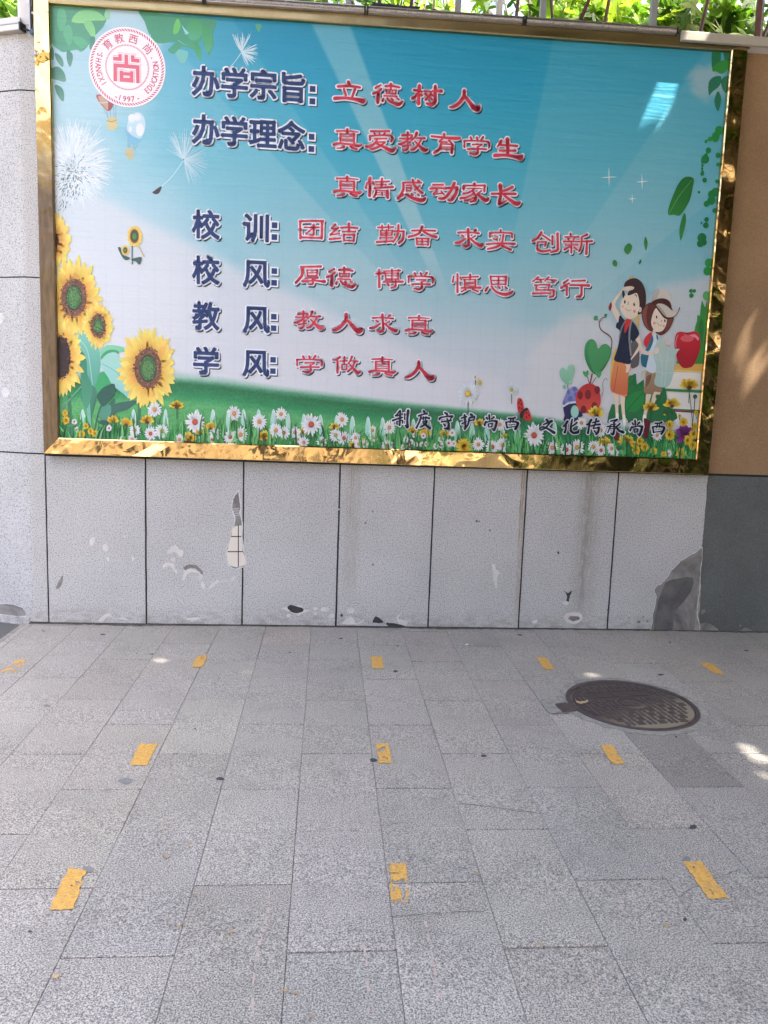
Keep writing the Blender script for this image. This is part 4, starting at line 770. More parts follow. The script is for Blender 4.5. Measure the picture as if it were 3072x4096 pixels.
lpoly(a, 'K1', ([(903, 505), (922, 450), (942, 385), (990, 338), (1060, 320), (1122, 345), (1152, 400), (1166, 508), (1040, 452)], (202, 198, 190)), ([(903, 500), (942, 385), (990, 340), (1020, 330), (985, 440), (950, 480)], (184, 176, 168)), ([(900, 508), (960, 464), (1040, 444), (1112, 458), (1162, 505), (1176, 602), (1120, 545), (1040, 512), (955, 532)], (74, 36, 38)))
a.stroke('K1', [(972, 555, 18), (1035, 640, 18), (1088, 702, 20), (1160, 708, 20), (1230, 660, 18), (1268, 600, 18), (1280, 570, 13)], (74, 36, 38)); lpoly(a, 'K1', ([(972, 530), (1040, 514), (1112, 545), (1182, 605), (1226, 612), (1272, 575), (1252, 635), (1200, 686), (1130, 696), (1080, 672), (1032, 614)], (202, 196, 184)), ([(972, 530), (1010, 540), (1090, 640), (1110, 690), (1075, 668), (1030, 614)], (170, 160, 150)))
for x, y in ((977, 693), (1087, 742)): a.ell('K1', x, y, 10, 20, (44, 34, 38))
a.stroke('K1', [(1045, 728, 4), (1042, 752, 8)], (92, 70, 62)); a.stroke('K1', [(980, 765, 7), (1010, 800, 8), (1048, 800, 7)], (176, 156, 142)); a.ell('K1', 947, 772, 19, 19, (220, 150, 146)); a.ell('K1', 1072, 812, 13, 15, (220, 156, 150))
a.out('printed_girl', board, 'printed girl in a pale sun hat reading a map')
# ladybird
a = Art(); lpoly(a, 'zR', ([(143, 480), (148, 446), (162, 440), (176, 456), (185, 510), (168, 535), (150, 525)], (196, 46, 48)), ([(182, 522), (206, 503), (220, 525), (231, 568), (214, 579), (182, 565)], (196, 46, 48)), ([(160, 535), (175, 515), (200, 498), (212, 510), (190, 525), (178, 560), (162, 560)], (40, 36, 40)))
for x, y in ((155, 470), (168, 478), (158, 500), (172, 505), (200, 530), (215, 545), (200, 556), (164, 456)): a.ell('zR', x, y, 5, 6, (40, 30, 34), 8)
a.stroke('zR', [(170, 555, 4), (165, 590, 3)], (40, 36, 40)); a.stroke('zR', [(185, 560, 4), (185, 598, 3)], (40, 36, 40)); a.stroke('zR', [(160, 545, 3), (142, 525, 3)], (40, 36, 40)); a.out('ladybird', board)

# flowers of the meadow
random.seed(5)
def daisy(z, x, y, r, cc=(214, 142, 70), n=17, pet=(236, 238, 240), stem=True, sq=1.12):
    c = zz(z, (x, y)); s_ = ZOOM[z][2]; a = Art(); R = r * s_
    if stem: a.lay(); P = [pl(c[0], c[1]), pl(c[0] + random.uniform(-3, 3), c[1] + R * 2.2)]; P = [(p[0], max(p[1], ZB)) for p in P]; a.strip(P, [.006, .005], (38, 92, 60))
    a.lay()
    for i in range(n):
        t = 2 * math.pi * (i + random.uniform(-.25, .25)) / n; petal(a, c, t, R * .15, R * random.uniform(.82, 1.05), R * 2. / n, 1, sq, tuple(q * .9 for q in pet), tuple(q * random.uniform(.96, 1.02) for q in pet))
    if R < 14: cr = .3
    else: cr = .27
    a.ell(z, x, y, r * cr, r * cr * 1.1, tuple(q * .72 for q in cc), 14); a.ell(z, x - r * .02, y - r * .03, r * cr * .8, r * cr * .86, cc, 14); a.out('daisy', board)
def yellow(z, x, y, r, kind=0):
    c = zz(z, (x, y)); s_ = ZOOM[z][2]; R = r * s_; a = Art(); a.lay()
    P = [pl(c[0], c[1] + R * .5), pl(c[0] + random.uniform(-3, 3), c[1] + R * 2.2)]; P = [(p[0], max(p[1], ZB)) for p in P]; a.strip(P, [.005, .005], (40, 96, 60)); a.lay()
    if kind == 0:                                     # side view cup
        n = 9
        for i in range(n):
            t = math.pi * (1 + (i + .5 + random.uniform(-.3, .3)) / n); petal(a, (c[0], c[1] + R * .4), t, R * .05, R * random.uniform(1., 1.3), R * .24, 1, 1, (206, 158, 40), random.choice([(236, 212, 84), (226, 176, 60), (232, 222, 92)]))
        a.ell(z, x, y + r * .45, r * .3, r * .24, (88, 58, 34), 12)
    else:                                             # pompon
        n = 16
        for k_ in (1, .72, .45):
            a.lay()
            for i in range(n):
                t = 2 * math.pi * (i + random.uniform(-.3, .3)) / n; petal(a, c, t, 0, R * k_ * random.uniform(.88, 1.08), R * .17, 1, 1.08, (190, 142, 30), random.choice([(228, 190, 52), (238, 206, 70)]))
    a.out('yellow_flower', board)
OR, RD = (214, 150, 74), (196, 84, 56)
Y7 = [(1068, 480, 40), (762, 585, 38), (685, 570, 35), (890, 570, 40), (1140, 675, 42), (1210, 640, 35), (1270, 610, 36), (1600, 672, 42)]
for x, y, r in Y7: yellow('z7', x, y, r)
for x, y, r in ((395, 530, 20), (400, 575, 26), (520, 610, 19), (550, 640, 22), (575, 655, 22), (495, 660, 25)): yellow('z7', x, y, r, 1)
for x, y, r in ((85, 665, 40), (510, 610, 30), (320, 640, 26), (980, 630, 33), (1055, 650, 36), (1175, 650, 33), (1385, 590, 33), (1535, 665, 20), (680, 695, 20), (620, 720, 24)): yellow('z8', x, y, r)
for x, y, r in ((245, 0, 0),): pass
for x, y, r, c in ((935, 510, 46, OR), (1178, 585, 66, RD), (910, 655, 42, RD), (978, 640, 46, OR), (815, 635, 38, OR), (1413, 533, 46, OR), (1390, 675, 44, RD), (1452, 662, 48, OR), (1300, 660, 40, OR), (1567, 583, 46, OR), (1085, 690, 36, OR), (1280, 690, 28, RD), (452, 583, 19, RD), (660, 622, 21, RD), (465, 632, 19, RD), (800, 688, 33, OR), (740, 685, 20, OR), (1640, 640, 25, OR)): daisy('z7', x, y, r, c)
for x, y, r, c in ((58, 583, 48, OR), (157, 635, 44, OR), (205, 650, 40, RD), (188, 537, 40, OR), (370, 600, 64, RD), (272, 648, 38, OR), (292, 690, 24, OR), (325, 708, 36, OR), (433, 705, 36, RD), (517, 665, 42, OR), (567, 682, 43, RD), (555, 570, 44, OR), (637, 680, 36, OR), (655, 718, 32, OR), (690, 720, 28, RD), (840, 618, 42, OR), (740, 636, 30, OR), (745, 680, 28, OR), (825, 730, 42, RD), (940, 690, 21, OR), (990, 665, 16, OR), (1045, 668, 19, RD), (1060, 718, 19, OR), (1035, 722, 18, OR), (970, 705, 19, OR), (1000, 720, 17, OR), (925, 737, 20, OR), (960, 735, 20, RD), (1150, 690, 21, OR), (1155, 728, 19, OR), (1120, 730, 19, OR), (1197, 712, 27, RD), (1218, 650, 25, OR), (1228, 715, 21, OR), (1376, 720, 41, OR), (1460, 735, 46, RD), (1523, 722, 44, OR), (1505, 600, 38, OR)): daisy('z8', x, y, r, c)
yellow('z8', 1290, 735, 55, 1)
daisy('z8', 1312, 415, 66, (226, 186, 70), 15, (226, 236, 240)); daisy('z8', 1575, 390, 38, (216, 180, 72), 13, (216, 230, 236)); daisy('z8', 1357, 315, 21, (216, 180, 72), 10); daisy('z8', 1385, 350, 18, (216, 190, 82), 10, (220, 200, 120), False)
yellow('zR', 620, 525, 46); yellow('zR', 945, 490, 46); yellow('zR', 1075, 470, 44); yellow('zR', 1180, 355, 52); yellow('zR', 670, 705, 44); yellow('zR', 800, 690, 44)
for x, y, r, c in ((245, 665, 66, RD), (355, 740, 44, OR), (440, 752, 46, RD), (503, 738, 50, OR), (603, 735, 40, OR), (648, 755, 38, RD), (712, 745, 36, OR), (645, 635, 42, OR), (530, 590, 38, OR), (985, 665, 36, OR), (1055, 775, 24, OR), (56, 725, 44, OR), (735, 770, 24, RD)): daisy('zR', x, y, r, c)
a = Art(); a.lay()                                    # violet flower
for t in (-2.6, -2.0, -1.4, -.8, -.2, .5, 2.4): petal(a, zz('zR', (1150, 665)), t, 2, 40, 13, 1, 1.1, (96, 26, 92), (136, 52, 136))
a.out('violet_flower', board)
for x, y, r in ((1060, 600, 28), (1062, 662, 34), (1145, 585, 28), (1205, 660, 30), (1170, 695, 30), (1210, 610, 22), (1218, 530, 16), (1200, 725, 30), (860, 755, 28), (880, 700, 26), (910, 735, 28), (965, 760, 24), (1025, 778, 18), (1130, 775, 36), (845, 720, 22), (1120, 548, 11), (1030, 540, 8)): yellow('zR', x, y, r, 1)
a = Art()
for p in ([(1178, 400, 4), (1195, 560, 4), (1200, 640, 4)], [(1212, 440, 5), (1205, 540, 4), (1195, 600, 4)], [(985, 440, 4), (960, 500, 4)], [(1060, 500, 4), (1040, 620, 4)]): a.stroke('zR', p, (54, 96, 60))
for x, y in ((1213, 432), (988, 432), (1038, 525), (760, 740)): a.ell('zR', x, y, 13, 14, (58, 96, 62), 12)
a.out('flower_buds', board)
grass('grass_blades', 160, 8)
# motto in running hand, bottom right
NAVY = (36, 42, 62)
defs('P1', '''m制 130,97,9 105,138,15;85,152,13 130,145,12 172,132,10;50,210,14 110,190,13 165,175,13;140,92,14 140,180,15 135,268,13;100,225,12 105,255,10;100,222,10 168,207,10;169,208,12 168,240,11;195,130,12 195,195,13;235,92,22 226,200,17 228,285,22;225,292,18 198,266,9
m度 425,96,13 437,112,18;365,156,13 430,137,13 468,131,15;400,142,14 385,210,14 342,300,15;395,187,11 450,177,12 495,185,16;425,167,10 425,205,9;455,162,10 452,205,9;415,226,9 468,217,13;468,220,14 440,260,16 388,290,13;420,240,10 460,270,17 503,303,20
m守 680,107,15 705,125,20;620,170,15 615,190,13;625,166,12 700,151,13 768,150,17;765,155,15 745,180,9;640,216,14 700,206,12 750,196,16;705,178,13 725,240,18 720,290,23;715,298,20 668,290,9;665,240,13 680,260,16
m护 865,186,12 905,172,13 930,165,12;905,147,16 912,220,17 914,285,15;912,294,11 893,300,8;875,250,14 930,222,8;975,137,15 995,150,18;960,181,12 1023,167,15;1023,168,16 1015,208,13;960,215,11 1013,206,11;960,186,14 945,260,15 905,318,12
m尚 1200,142,15 1205,195,15;1165,170,12 1180,190,14;1255,167,16 1230,190,13;1160,222,14 1145,265,16;1165,230,11 1230,212,12 1290,216,16;1290,220,18 1275,280,19 1258,322,20;1250,318,14 1232,300,8;1190,250,11 1195,285,11;1190,250,9 1238,242,11;1238,243,12 1230,280,11;1195,286,9 1230,279,9
m西 1435,180,13 1480,180,12 1515,171,14;1465,185,12 1455,232,11;1490,182,12 1488,228,11;1405,226,15 1420,292,15;1410,226,11 1480,216,12 1548,230,16;1549,236,19 1530,285,18 1513,308,17;1420,290,10 1513,276,9''')
defs('P2', '''m文 175,127,18 190,145,20;140,186,11 190,167,14 238,147,21;215,167,14 165,225,13 110,252,10;100,248,9 100,228,9 130,214,10;130,213,10 190,236,16 268,284,22
m化 410,147,18 385,185,17 357,210,12;390,192,17 388,240,15 376,278,19;520,162,16 480,195,12 442,220,8;465,122,13 450,200,16 446,250,17;446,255,18 480,284,18 532,276,20;536,272,16 545,242,8
m传 680,142,18 655,185,17 627,200,12;660,192,17 650,250,15 641,298,18;695,175,11 770,157,15;680,216,13 730,201,12 783,196,16;740,127,14 725,190,13 702,243,11;702,245,11 773,232,15;772,236,14 762,285,19;758,292,17 735,318,12;715,272,13 738,300,13
m承 920,151,12 998,132,15;995,136,14 962,165,11;960,167,14 965,240,17 952,305,20;945,308,14 922,290,9;925,192,11 985,186,9;920,216,11 990,211,9;915,241,9 990,236,9;880,216,12 922,207,13;920,210,13 887,288,11;1030,182,16 990,215,13;985,216,12 1020,260,17 1075,285,19''')
def draw_motto(a, ch, p, c, extra, off): draw_brush(a, 'm' + ch, p, c or NAVY, extra, off)
lettering('motto_lettering', [(t[0], *map(float, t[1:].split(','))) for t in '制1600,1675 度1693,1678 守1782,1683 护1869,1687 尚1961,1690 西2046,1693 文2187,1704 化2282,1704 传2370,1706 承2459,1708 尚2542,1711 西2630,1712'.split()], draw_motto, (.001, -.002), .0064)

# ------------------------------------------------------------ walls
RD_ = np.array((-.94, .342)); RC = np.array((-.105, 0.))        # the wall turns away here
PATH = [(-.0045, 0), (-.080, 0), (-.098, .002), (-.115, .007)] + [tuple(np.array((-.115, .007)) + RD_ * t) for t in (.05, .3, .8, 1.6)]
def strip_panel(mb, path, z0, z1, th=.03):
    n = len(path); vv = []
    for x, y in path: vv += [(x, y, z0), (x, y, z1), (x, y + th, z1), (x, y + th, z0)]
    ff = []
    for i in range(n - 1):
        for j in range(4): ff.append((i * 4 + j, (i + 1) * 4 + j, (i + 1) * 4 + (j + 1) % 4, i * 4 + (j + 1) % 4))
    ff += [(3, 2, 1, 0), tuple((n - 1) * 4 + j for j in range(4))]; mb.add(vv, ff)
def fix(me):
    bm = bmesh.new(); bm.from_mesh(me); bmesh.ops.recalc_face_normals(bm, faces=bm.faces); bm.to_mesh(me); bm.free(); return me
def add_streaks(m):
    """run-off marks below the frame: rust lines and dust, fixed to the wall"""
    t = m.node_tree; L = t.links.new; b = t.nodes['Principled BSDF']; src = b.inputs['Base Color'].links[0].from_socket
    tc = t.nodes.new('ShaderNodeTexCoord'); sp = t.nodes.new('ShaderNodeSeparateXYZ'); L(tc.outputs['Object'], sp.inputs[0])
    def mth(op, a, b_=None, c=None):
        x = t.nodes.new('ShaderNodeMath'); x.operation = op
        for i, v in enumerate((a, b_, c)):
            if v is None: continue
            if hasattr(v, 'links'): L(v, x.inputs[i])
            else: x.inputs[i].default_value = v
        return x.outputs[0]
    def noise(sx, sz, det=4):
        mp = t.nodes.new('ShaderNodeMapping'); mp.inputs['Scale'].default_value = (sx, 1, sz); L(tc.outputs['Object'], mp.inputs[0])
        n = t.nodes.new('ShaderNodeTexNoise'); n.inputs['Scale'].default_value = 1; n.inputs['Detail'].default_value = det; L(mp.outputs[0], n.inputs[0]); return n.outputs['Fac']
    def mr(v, a, b_, c=0., d=1.):
        x = t.nodes.new('ShaderNodeMapRange'); x.interpolation_type = 'SMOOTHSTEP'; L(v, x.inputs[0])
        for i, k in enumerate((a, b_, c, d)): x.inputs[i + 1].default_value = k
        return x.outputs[0]
    wob = mth('MULTIPLY_ADD', noise(.3, 7), .02, -.01); rough = noise(9, 9, 5); fine = noise(60, 14, 5)
    cur = src
    for x0, w_, zt, zb, rgb, am in ((2.967, .0035, 1.06, .42, (150, 110, 70), .85), (2.980, .0022, 1.06, .62, (140, 96, 60), .8), (2.985, .018, 1.0, .0, (150, 132, 104), .42), (1.872, .0022, 1.06, .55, (150, 122, 84), .6), (1.884, .0018, 1.06, .7, (150, 122, 84), .5), (1.925, .0018, 1.06, .72, (150, 122, 84), .45),
                                   (1.885, .045, 1.0, .1, (150, 140, 122), .3), (3.42, .075, .95, .0, (138, 131, 118), .34), (3.405, .02, .8, .0, (116, 108, 98), .3), (3.43, .02, 1.0, .3, (140, 132, 118), .3)):
        d = mth('ABSOLUTE', mth('SUBTRACT', mth('ADD', sp.outputs[0], wob), x0))
        f = mth('MULTIPLY', mr(d, w_ * .5, w_ * 1.5, 1., 0.), mth('MULTIPLY', mr(sp.outputs[2], zb, zb + .25), am)); f = mth('MULTIPLY', f, mr(fine if w_ > .01 else rough, .34, .56, .35, 1.))
        mx = t.nodes.new('ShaderNodeMix'); mx.data_type = 'RGBA'; L(f, mx.inputs[0]); L(cur, mx.inputs[6]); mx.inputs[7].default_value = (*lin(rgb), 1); cur = mx.outputs[2]
    # splash dirt along the foot of the wall
    f = mth('MULTIPLY', mr(sp.outputs[2], .02, .16, 1., 0.), mr(noise(14, 30, 5), .4, .65, .05, .55))
    mx = t.nodes.new('ShaderNodeMix'); mx.data_type = 'RGBA'; L(f, mx.inputs[0]); L(cur, mx.inputs[6]); mx.inputs[7].default_value = (*lin((138, 132, 124)), 1)
    L(mx.outputs[2], b.inputs['Base Color'])
add_streaks(M['granite_coat'])

wall = empty('granite_wall', (2.05, .1, 0), 'pale grey speckled wall with dark panel joints and peeling patches under the notice board', 'wall')
mb = MB(); rr = random.Random(3)
for i in range(7):
    x0, x1 = i * .6 + .0052 + rr.uniform(-.0008, .0008), (i + 1) * .6 - .0052
    if i == 6: x1 = 4.200
    z0 = gz(x0, 0) + .010
    nn = 14; vv = []; 
    for k in range(nn + 1):                           # hand cut edges
        z = z0 + (1.054 - z0) * k / nn; vv.append((x0 + rr.uniform(-.0011, .0011), z)); 
    rt = [(x1 + (rr.uniform(-.0011, .0011) if i < 6 else rr.uniform(-.004, .002)), z0 + (1.054 - z0) * k / nn) for k in range(nn, -1, -1)]
    P = vv + rt; n = len(P); F = [(x, 0., z) for x, z in P]; B_ = [(x, .03, z) for x, z in P]
    fs = [tuple(range(n))[::-1], tuple(range(n, 2 * n))] + [(j, (j + 1) % n, (j + 1) % n + n, j + n) for j in range(n)]
    mb.add(F + B_, fs)
for z0, z1 in ((.012, 1.062), (1.071, 2.105), (2.113, 3.146), (3.154, 3.50)): strip_panel(mb, PATH, z0, z1)
mb.box((0, .001, 1.075), (4.2, .03, 3.64))
link('granite_panels', fix(mb.mesh('granite_panels')), M['granite_coat'], wall)
mb = MB(); mb.box((-.06, .0045, -.1), (4.199, .028, 1.07)); 
mb.add([(x + .004 * 0, y + .0055, z) for z in (-.05, 3.49) for x, y in PATH], [(i, i + 1, i + 1 + len(PATH), i + len(PATH)) for i in range(len(PATH) - 1)])
link('joint_filler', mb.mesh('joint_filler'), M['joint'], wall)
mb = MB(); mb.box((-.07, .031, -.1), (4.2, .26, 3.64)); link('wall_core', mb.mesh('wall_core'), M['cement'], wall)
mb = MB(); mb.box((-.112, .03, 3.50), (.06, .3, 4.6)); o = link('pillar', mb.mesh('pillar'), M['off_white'], wall); bevel(o, .02, 3)
mb = MB(); vv = [(x, y - .012, z) for z in (3.50, 3.535) for x, y in PATH[1:]] + [(x, y + .2, z) for z in (3.50, 3.535) for x, y in PATH[1:]]; n = len(PATH) - 1
mb.add(vv, [(i, i + 1, n + i + 1, n + i) for i in range(n - 1)] + [(n + i, n + i + 1, 3 * n + i + 1, 3 * n + i) for i in range(n - 1)] + [(2 * n + i, i, i + 1, 2 * n + i + 1) for i in range(n - 1)] + [(0, n, 3 * n, 2 * n)])
link('coping', fix(mb.mesh('coping')), M['off_white'], wall)
mb = MB()                                             # low render skirt where the wall turns
for i in range(3, len(PATH) - 1):
    a_, b_ = np.array(PATH[i]), np.array(PATH[i + 1]); o_ = np.array((-.342, -.94)) * .012
    q = [a_ + o_, b_ + o_, b_, a_]; mb.add([(*p, z) for z in (-.05, .035) for p in q], [(0, 1, 5, 4), (4, 5, 6, 7), (3, 0, 4, 7), (1, 2, 6, 5)])
link('skirt', mb.mesh('skirt'), M['granite_coat'], wall)

# damage on the wall face, each bare patch a part
def onR(u, v):                                         # point on the turned-away face
    d = ray(u, v); n = np.array((-.342, -.94, 0)); p0 = np.array((-.115, .007, 0)); t = ((p0 - CAM) @ n) / (d @ n); return CAM + t * d
PL = [0]
def patch(z, pts, mat, name='bare_patch', sm=4, thick=.0012, turned=False, label=None, rim=None, rag=.0024):
    PL[0] += 1; q = [zz(z, p) for p in (smooth2(pts, sm) if sm else pts)]; lift = .0006 + .00013 * (PL[0] % 9)
    rj = random.Random(PL[0]); P = []
    for u, v in q:
        p = onR(u, v) if turned else onY(u, v, 0.); P.append(p + np.array((rj.uniform(-rag, rag), 0, rj.uniform(-rag, rag))))
    n_ = np.array((-.342, -.94, 0)) if turned else np.array((0, -1., 0)); P = [p + n_ * lift for p in P]
    if not turned: P = [np.array((p[0], p[1], max(p[2], gz(p[0], 0) + .002))) for p in P]
    mb = MB(); T = tessellate_polygon([[Vector((p[0], p[2], 0)) for p in P]]); ff = []
    for t in T:
        a_, b_, c_ = (P[i] for i in t); ar = (b_[0] - a_[0]) * (c_[2] - a_[2]) - (b_[2] - a_[2]) * (c_[0] - a_[0]); ff.append(t if ar > 0 else t[::-1])
    mb.add(P, ff, None, 0)
    if rim:                                            # raised broken edge of the coating
        n = len(P)
        for i in range(n):
            a_, b_ = P[i], P[(i + 1) % n]; d = b_ - a_; l = np.linalg.norm(d)
            if l < 1e-5: continue
            m_ = np.cross(d / l, n_) * rj.uniform(.4, 1.) * rim; mb.add([a_ - m_ + n_ * .0008, b_ - m_ + n_ * .0008, b_ + m_ + n_ * .0009, a_ + m_ + n_ * .0009], [(0, 1, 2, 3), (3, 2, 1, 0)][:1], None, 1)
    me = mb.mesh(name); o = link(name, me, [M[mat], M['white_rim']] if rim else [M[mat]], wall)
    if label: o['label'] = label
    return o
for p in ([(540, 545), (555, 525), (572, 525), (570, 555), (552, 578), (543, 570)], [(620, 575), (640, 565), (655, 585), (655, 605), (635, 612), (618, 600)], [(640, 650), (652, 645), (660, 665), (650, 672)],
          [(1005, 630), (1025, 592), (1060, 575), (1080, 600), (1102, 605), (1100, 640), (1082, 640), (1060, 617), (1030, 622)], [(982, 716), (985, 692), (1010, 678), (1055, 688), (1050, 705), (1070, 738), (1055, 738), (1035, 707), (1010, 702)], [(1032, 655), (1055, 650), (1052, 675), (1035, 672)],
          [(1098, 780), (1112, 742), (1105, 720), (1150, 715), (1212, 740), (1222, 770), (1205, 788), (1190, 770), (1200, 748), (1150, 737), (1125, 760), (1115, 785)], [(1258, 855), (1265, 820), (1310, 786), (1325, 792), (1282, 825)], [(1340, 795), (1360, 780), (1385, 785), (1415, 760), (1420, 775), (1390, 795)], [(1212, 795), (1235, 810), (1232, 842), (1222, 838)],
          [(590, 1030), (625, 998), (660, 985), (680, 1010), (650, 1005), (620, 1032)], [(710, 1018), (745, 1010), (780, 1027), (740, 1024)], [(1125, 1022), (1160, 1008), (1210, 1018), (1160, 1027)], [(795, 655), (803, 640), (810, 655), (800, 672)], [(735, 520), (765, 512), (755, 522)], [(596, 612), (615, 610), (605, 620)]):
    patch('2w', p, 'plaster')
patch('2w', [(1106, 708), (1140, 690), (1190, 700), (1222, 735), (1217, 752), (1190, 722), (1150, 712), (1120, 725)], 'cement'); patch('2w', [(338, 835), (355, 790), (380, 755), (378, 800), (362, 828)], 'cement')
patch('2w', [(-60, 935), (0, 928), (60, 928), (110, 942), (140, 957), (158, 995), (120, 1005), (95, 1018), (60, 1002), (30, 1035), (-60, 1030)], 'cement', turned=True, rim=.002, label='grey cement patch at the turned corner')
patch('F', [(-12, 1262), (5, 1252), (17, 1270), (10, 1292), (-6, 1294)], 'plaster', turned=True); patch('F', [(8, 1565), (22, 1548), (37, 1565), (33, 1584), (16, 1588)], 'white_rim', turned=True)
# the torn opening that shows the older tiles
patch('2w', [(1438, 243), (1450, 300), (1452, 345), (1446, 380), (1460, 430), (1460, 515), (1468, 612), (1484, 652), (1482, 692), (1440, 714), (1408, 714), (1370, 682), (1364, 625), (1370, 588), (1388, 545), (1396, 490), (1410, 455), (1416, 410), (1403, 365), (1400, 320), (1410, 285), (1425, 262)], 'cement', 'torn_opening', 2, rim=.005, label='torn opening showing old white tiles')
patch('2w', [(1414, 462), (1456, 455), (1458, 515), (1465, 610), (1480, 652), (1478, 690), (1440, 704), (1410, 704), (1374, 680), (1368, 625), (1374, 592), (1392, 545), (1400, 490)], 'tile_white', 'old_tiles', 2)
for p in ([(1435, 452), (1441, 452), (1441, 704), (1435, 704)], [(1396, 519), (1458, 519), (1458, 525), (1396, 525)], [(1372, 610), (1464, 610), (1464, 616), (1372, 616)]): patch('2w', p, 'joint', 'tile_joint', 0, rag=.0003)
for i in range(12):
    y = 290 + i * 13; x = 1405 + (i > 6) * 12; patch('2w', [(x, y), (x + 38, y - 4), (x + 38, y - 1), (x, y + 3)], 'white_rim', 'mortar_ridge', 0, rag=.0006)
patch('3w', [(188, 958), (230, 945), (300, 935), (330, 962), (360, 968), (312, 985), (298, 1000), (262, 987), (215, 965)], 'plaster'); patch('3w', [(226, 952), (240, 935), (280, 942), (318, 955), (320, 973), (280, 985), (245, 974)], 'dark_hole')
for x, y, rx, ry in ((452, 962, 26, 15), (393, 957, 12, 8), (395, 988, 10, 8), (232, 998, 13, 11), (492, 1000, 19, 13), (608, 968, 24, 18)): patch('3w', [(x + rx * math.cos(t), y + ry * math.sin(t)) for t in np.arange(0, 6.2, .7)], 'plaster')
patch('3w', [(555, 1045), (600, 1008), (625, 1020), (640, 1043), (690, 1022), (662, 1050), (590, 1050)], 'plaster'); patch('3w', [(740, 1038), (750, 1010), (770, 1005), (805, 1036), (785, 1044)], 'dark_hole'); patch('3w', [(885, 1010), (905, 985), (915, 985), (895, 1020), (950, 1030), (940, 1055), (900, 1050)], 'plaster')
patch('3w', [(820, 1048), (850, 1042), (928, 1060), (922, 1072), (860, 1072)], 'dark_hole'); patch('3w', [(1460, 700), (1475, 688), (1480, 715), (1507, 740), (1490, 770), (1487, 835), (1472, 800)], 'plaster')
for x, y, r, m in ((1367, 428, 6, 'dark_hole'), (1383, 428, 4, 'dark_hole'), (740, 372, 6, 'cement'), (697, 440, 6, 'cement'), (1448, 484, 7, 'cement'), (742, 690, 7, 'cement'), (553, 997, 8, 'dark_hole'), (536, 358, 5, 'white_rim')): patch('3w', [(x + r * math.cos(t), y + r * math.sin(t)) for t in np.arange(0, 6.2, 1.)], m)
patch('4w', [(1262, 588), (1256, 680), (1250, 790), (1240, 900), (1232, 1000), (1228, 1100), (972, 1096), (958, 1060), (968, 960), (985, 900), (973, 845), (990, 820), (1020, 800), (1060, 750), (1082, 720), (1130, 670), (1180, 640), (1230, 610)], 'cement', 'cement_repair', 4, rim=.0028, label='large grey cement repair with a torn edge', rag=.0036)
o = patch('4w', [(1000, 900), (1040, 800), (1120, 775), (1205, 770), (1195, 850), (1120, 950), (1085, 1000), (1080, 1094), (975, 1094), (985, 960)], 'dark_hole', 'cement_repair', 2, label='darker damp area inside the cement repair')
k = NM('damp_cement'); n = k.noise(6, 6, .65); o.data.materials[0] = k.set(k.ramp(n, [(.35, lin((84, 82, 82))), (.65, lin((112, 110, 107)))]), .85, 0, k.bump(k.noise(40, 5), .4, .005))
patch('4w', [(1234, 808), (1256, 814), (1252, 900), (1244, 1000), (1244, 1100), (1214, 1100), (1220, 1000), (1232, 900)], 'mortar', 'broken_corner', 2); patch('4w', [(1240, 830), (1249, 832), (1242, 960), (1236, 1096), (1224, 1096), (1232, 950)], 'cement', 'broken_corner', 1)
patch('4w', [(430, 850), (450, 862), (478, 850), (464, 880), (456, 915), (440, 912), (446, 880)], 'dark_hole'); patch('4w', [(418, 927), (433, 910), (458, 918), (446, 936)], 'plaster'); patch('4w', [(432, 1010), (450, 985), (490, 980), (530, 992), (535, 1020), (500, 1045), (455, 1040)], 'plaster', rim=.003); patch('4w', [(455, 1015), (470, 1000), (515, 1005), (520, 1022), (480, 1032)], 'cement')
patch('4w', [(232, 1035), (262, 1022), (262, 1040), (240, 1047)], 'plaster'); patch('4w', [(387, 620), (395, 612), (400, 622), (393, 629)], 'dark_hole'); patch('4w', [(305, 400), (330, 390), (332, 398), (310, 403)], 'plaster')
for x, y, r in ((820, 1012, 6), (880, 1037, 9), (932, 1032, 7), (690, 966, 5), (905, 1008, 5)): patch('4w', [(x + r * math.cos(t), y + r * math.sin(t)) for t in np.arange(0, 6.2, 1.)], 'cement')

# the neighbouring wall on the right
tan = empty('tan_wall', (5.6, .1, 0), 'tan rendered wall with a dark grey plinth to the right of the board', 'wall')
mb = MB(); mb.box((4.203, .010, 1.068), (7.5, .26, 3.64)); link('upper_wall', mb.mesh('upper_wall'), M['tan'], tan)
mb = MB(); mb.box((4.203, .006, -.1), (7.5, .26, 1.054)); link('plinth', mb.mesh('plinth'), M['dark_plinth'], tan)
mb = MB(); mb.box((4.203, .016, 1.05), (7.5, .25, 1.072)); link('joint_filler', mb.mesh('joint_filler'), M['joint'], tan)
mb = MB(); mb.box((4.19, -.074, 3.640), (7.5, .28, 3.682)); o = link('coping', mb.mesh('coping'), M['off_white'], tan); bevel(o, .005)
wall_keep = wall; wall = tan
for p in ([(1252, 1050), (1300, 1043), (1330, 1062), (1356, 1080), (1342, 1100), (1252, 1100)], [(1475, 1102), (1500, 1085), (1530, 1073), (1572, 1092), (1562, 1104)], [(1482, 1060), (1495, 1053), (1492, 1066)], [(1255, 965), (1280, 960), (1275, 985), (1258, 990)]): patch('4w', p, 'cement', 'bare_patch')
wall = wall_keep
mb = MB(); mb.box((3.742, -.104, 3.632), (5.6, -.0755, 3.684)); o = link('trim_strip', mb.mesh('trim_strip'), mat_simple('trim_metal', (178, 172, 158), .5, 0, .08, 9)); bevel(o, .004)
thing(o, 'pale trim strip running from the gold frame along the top of the tan wall', 'trim strip')

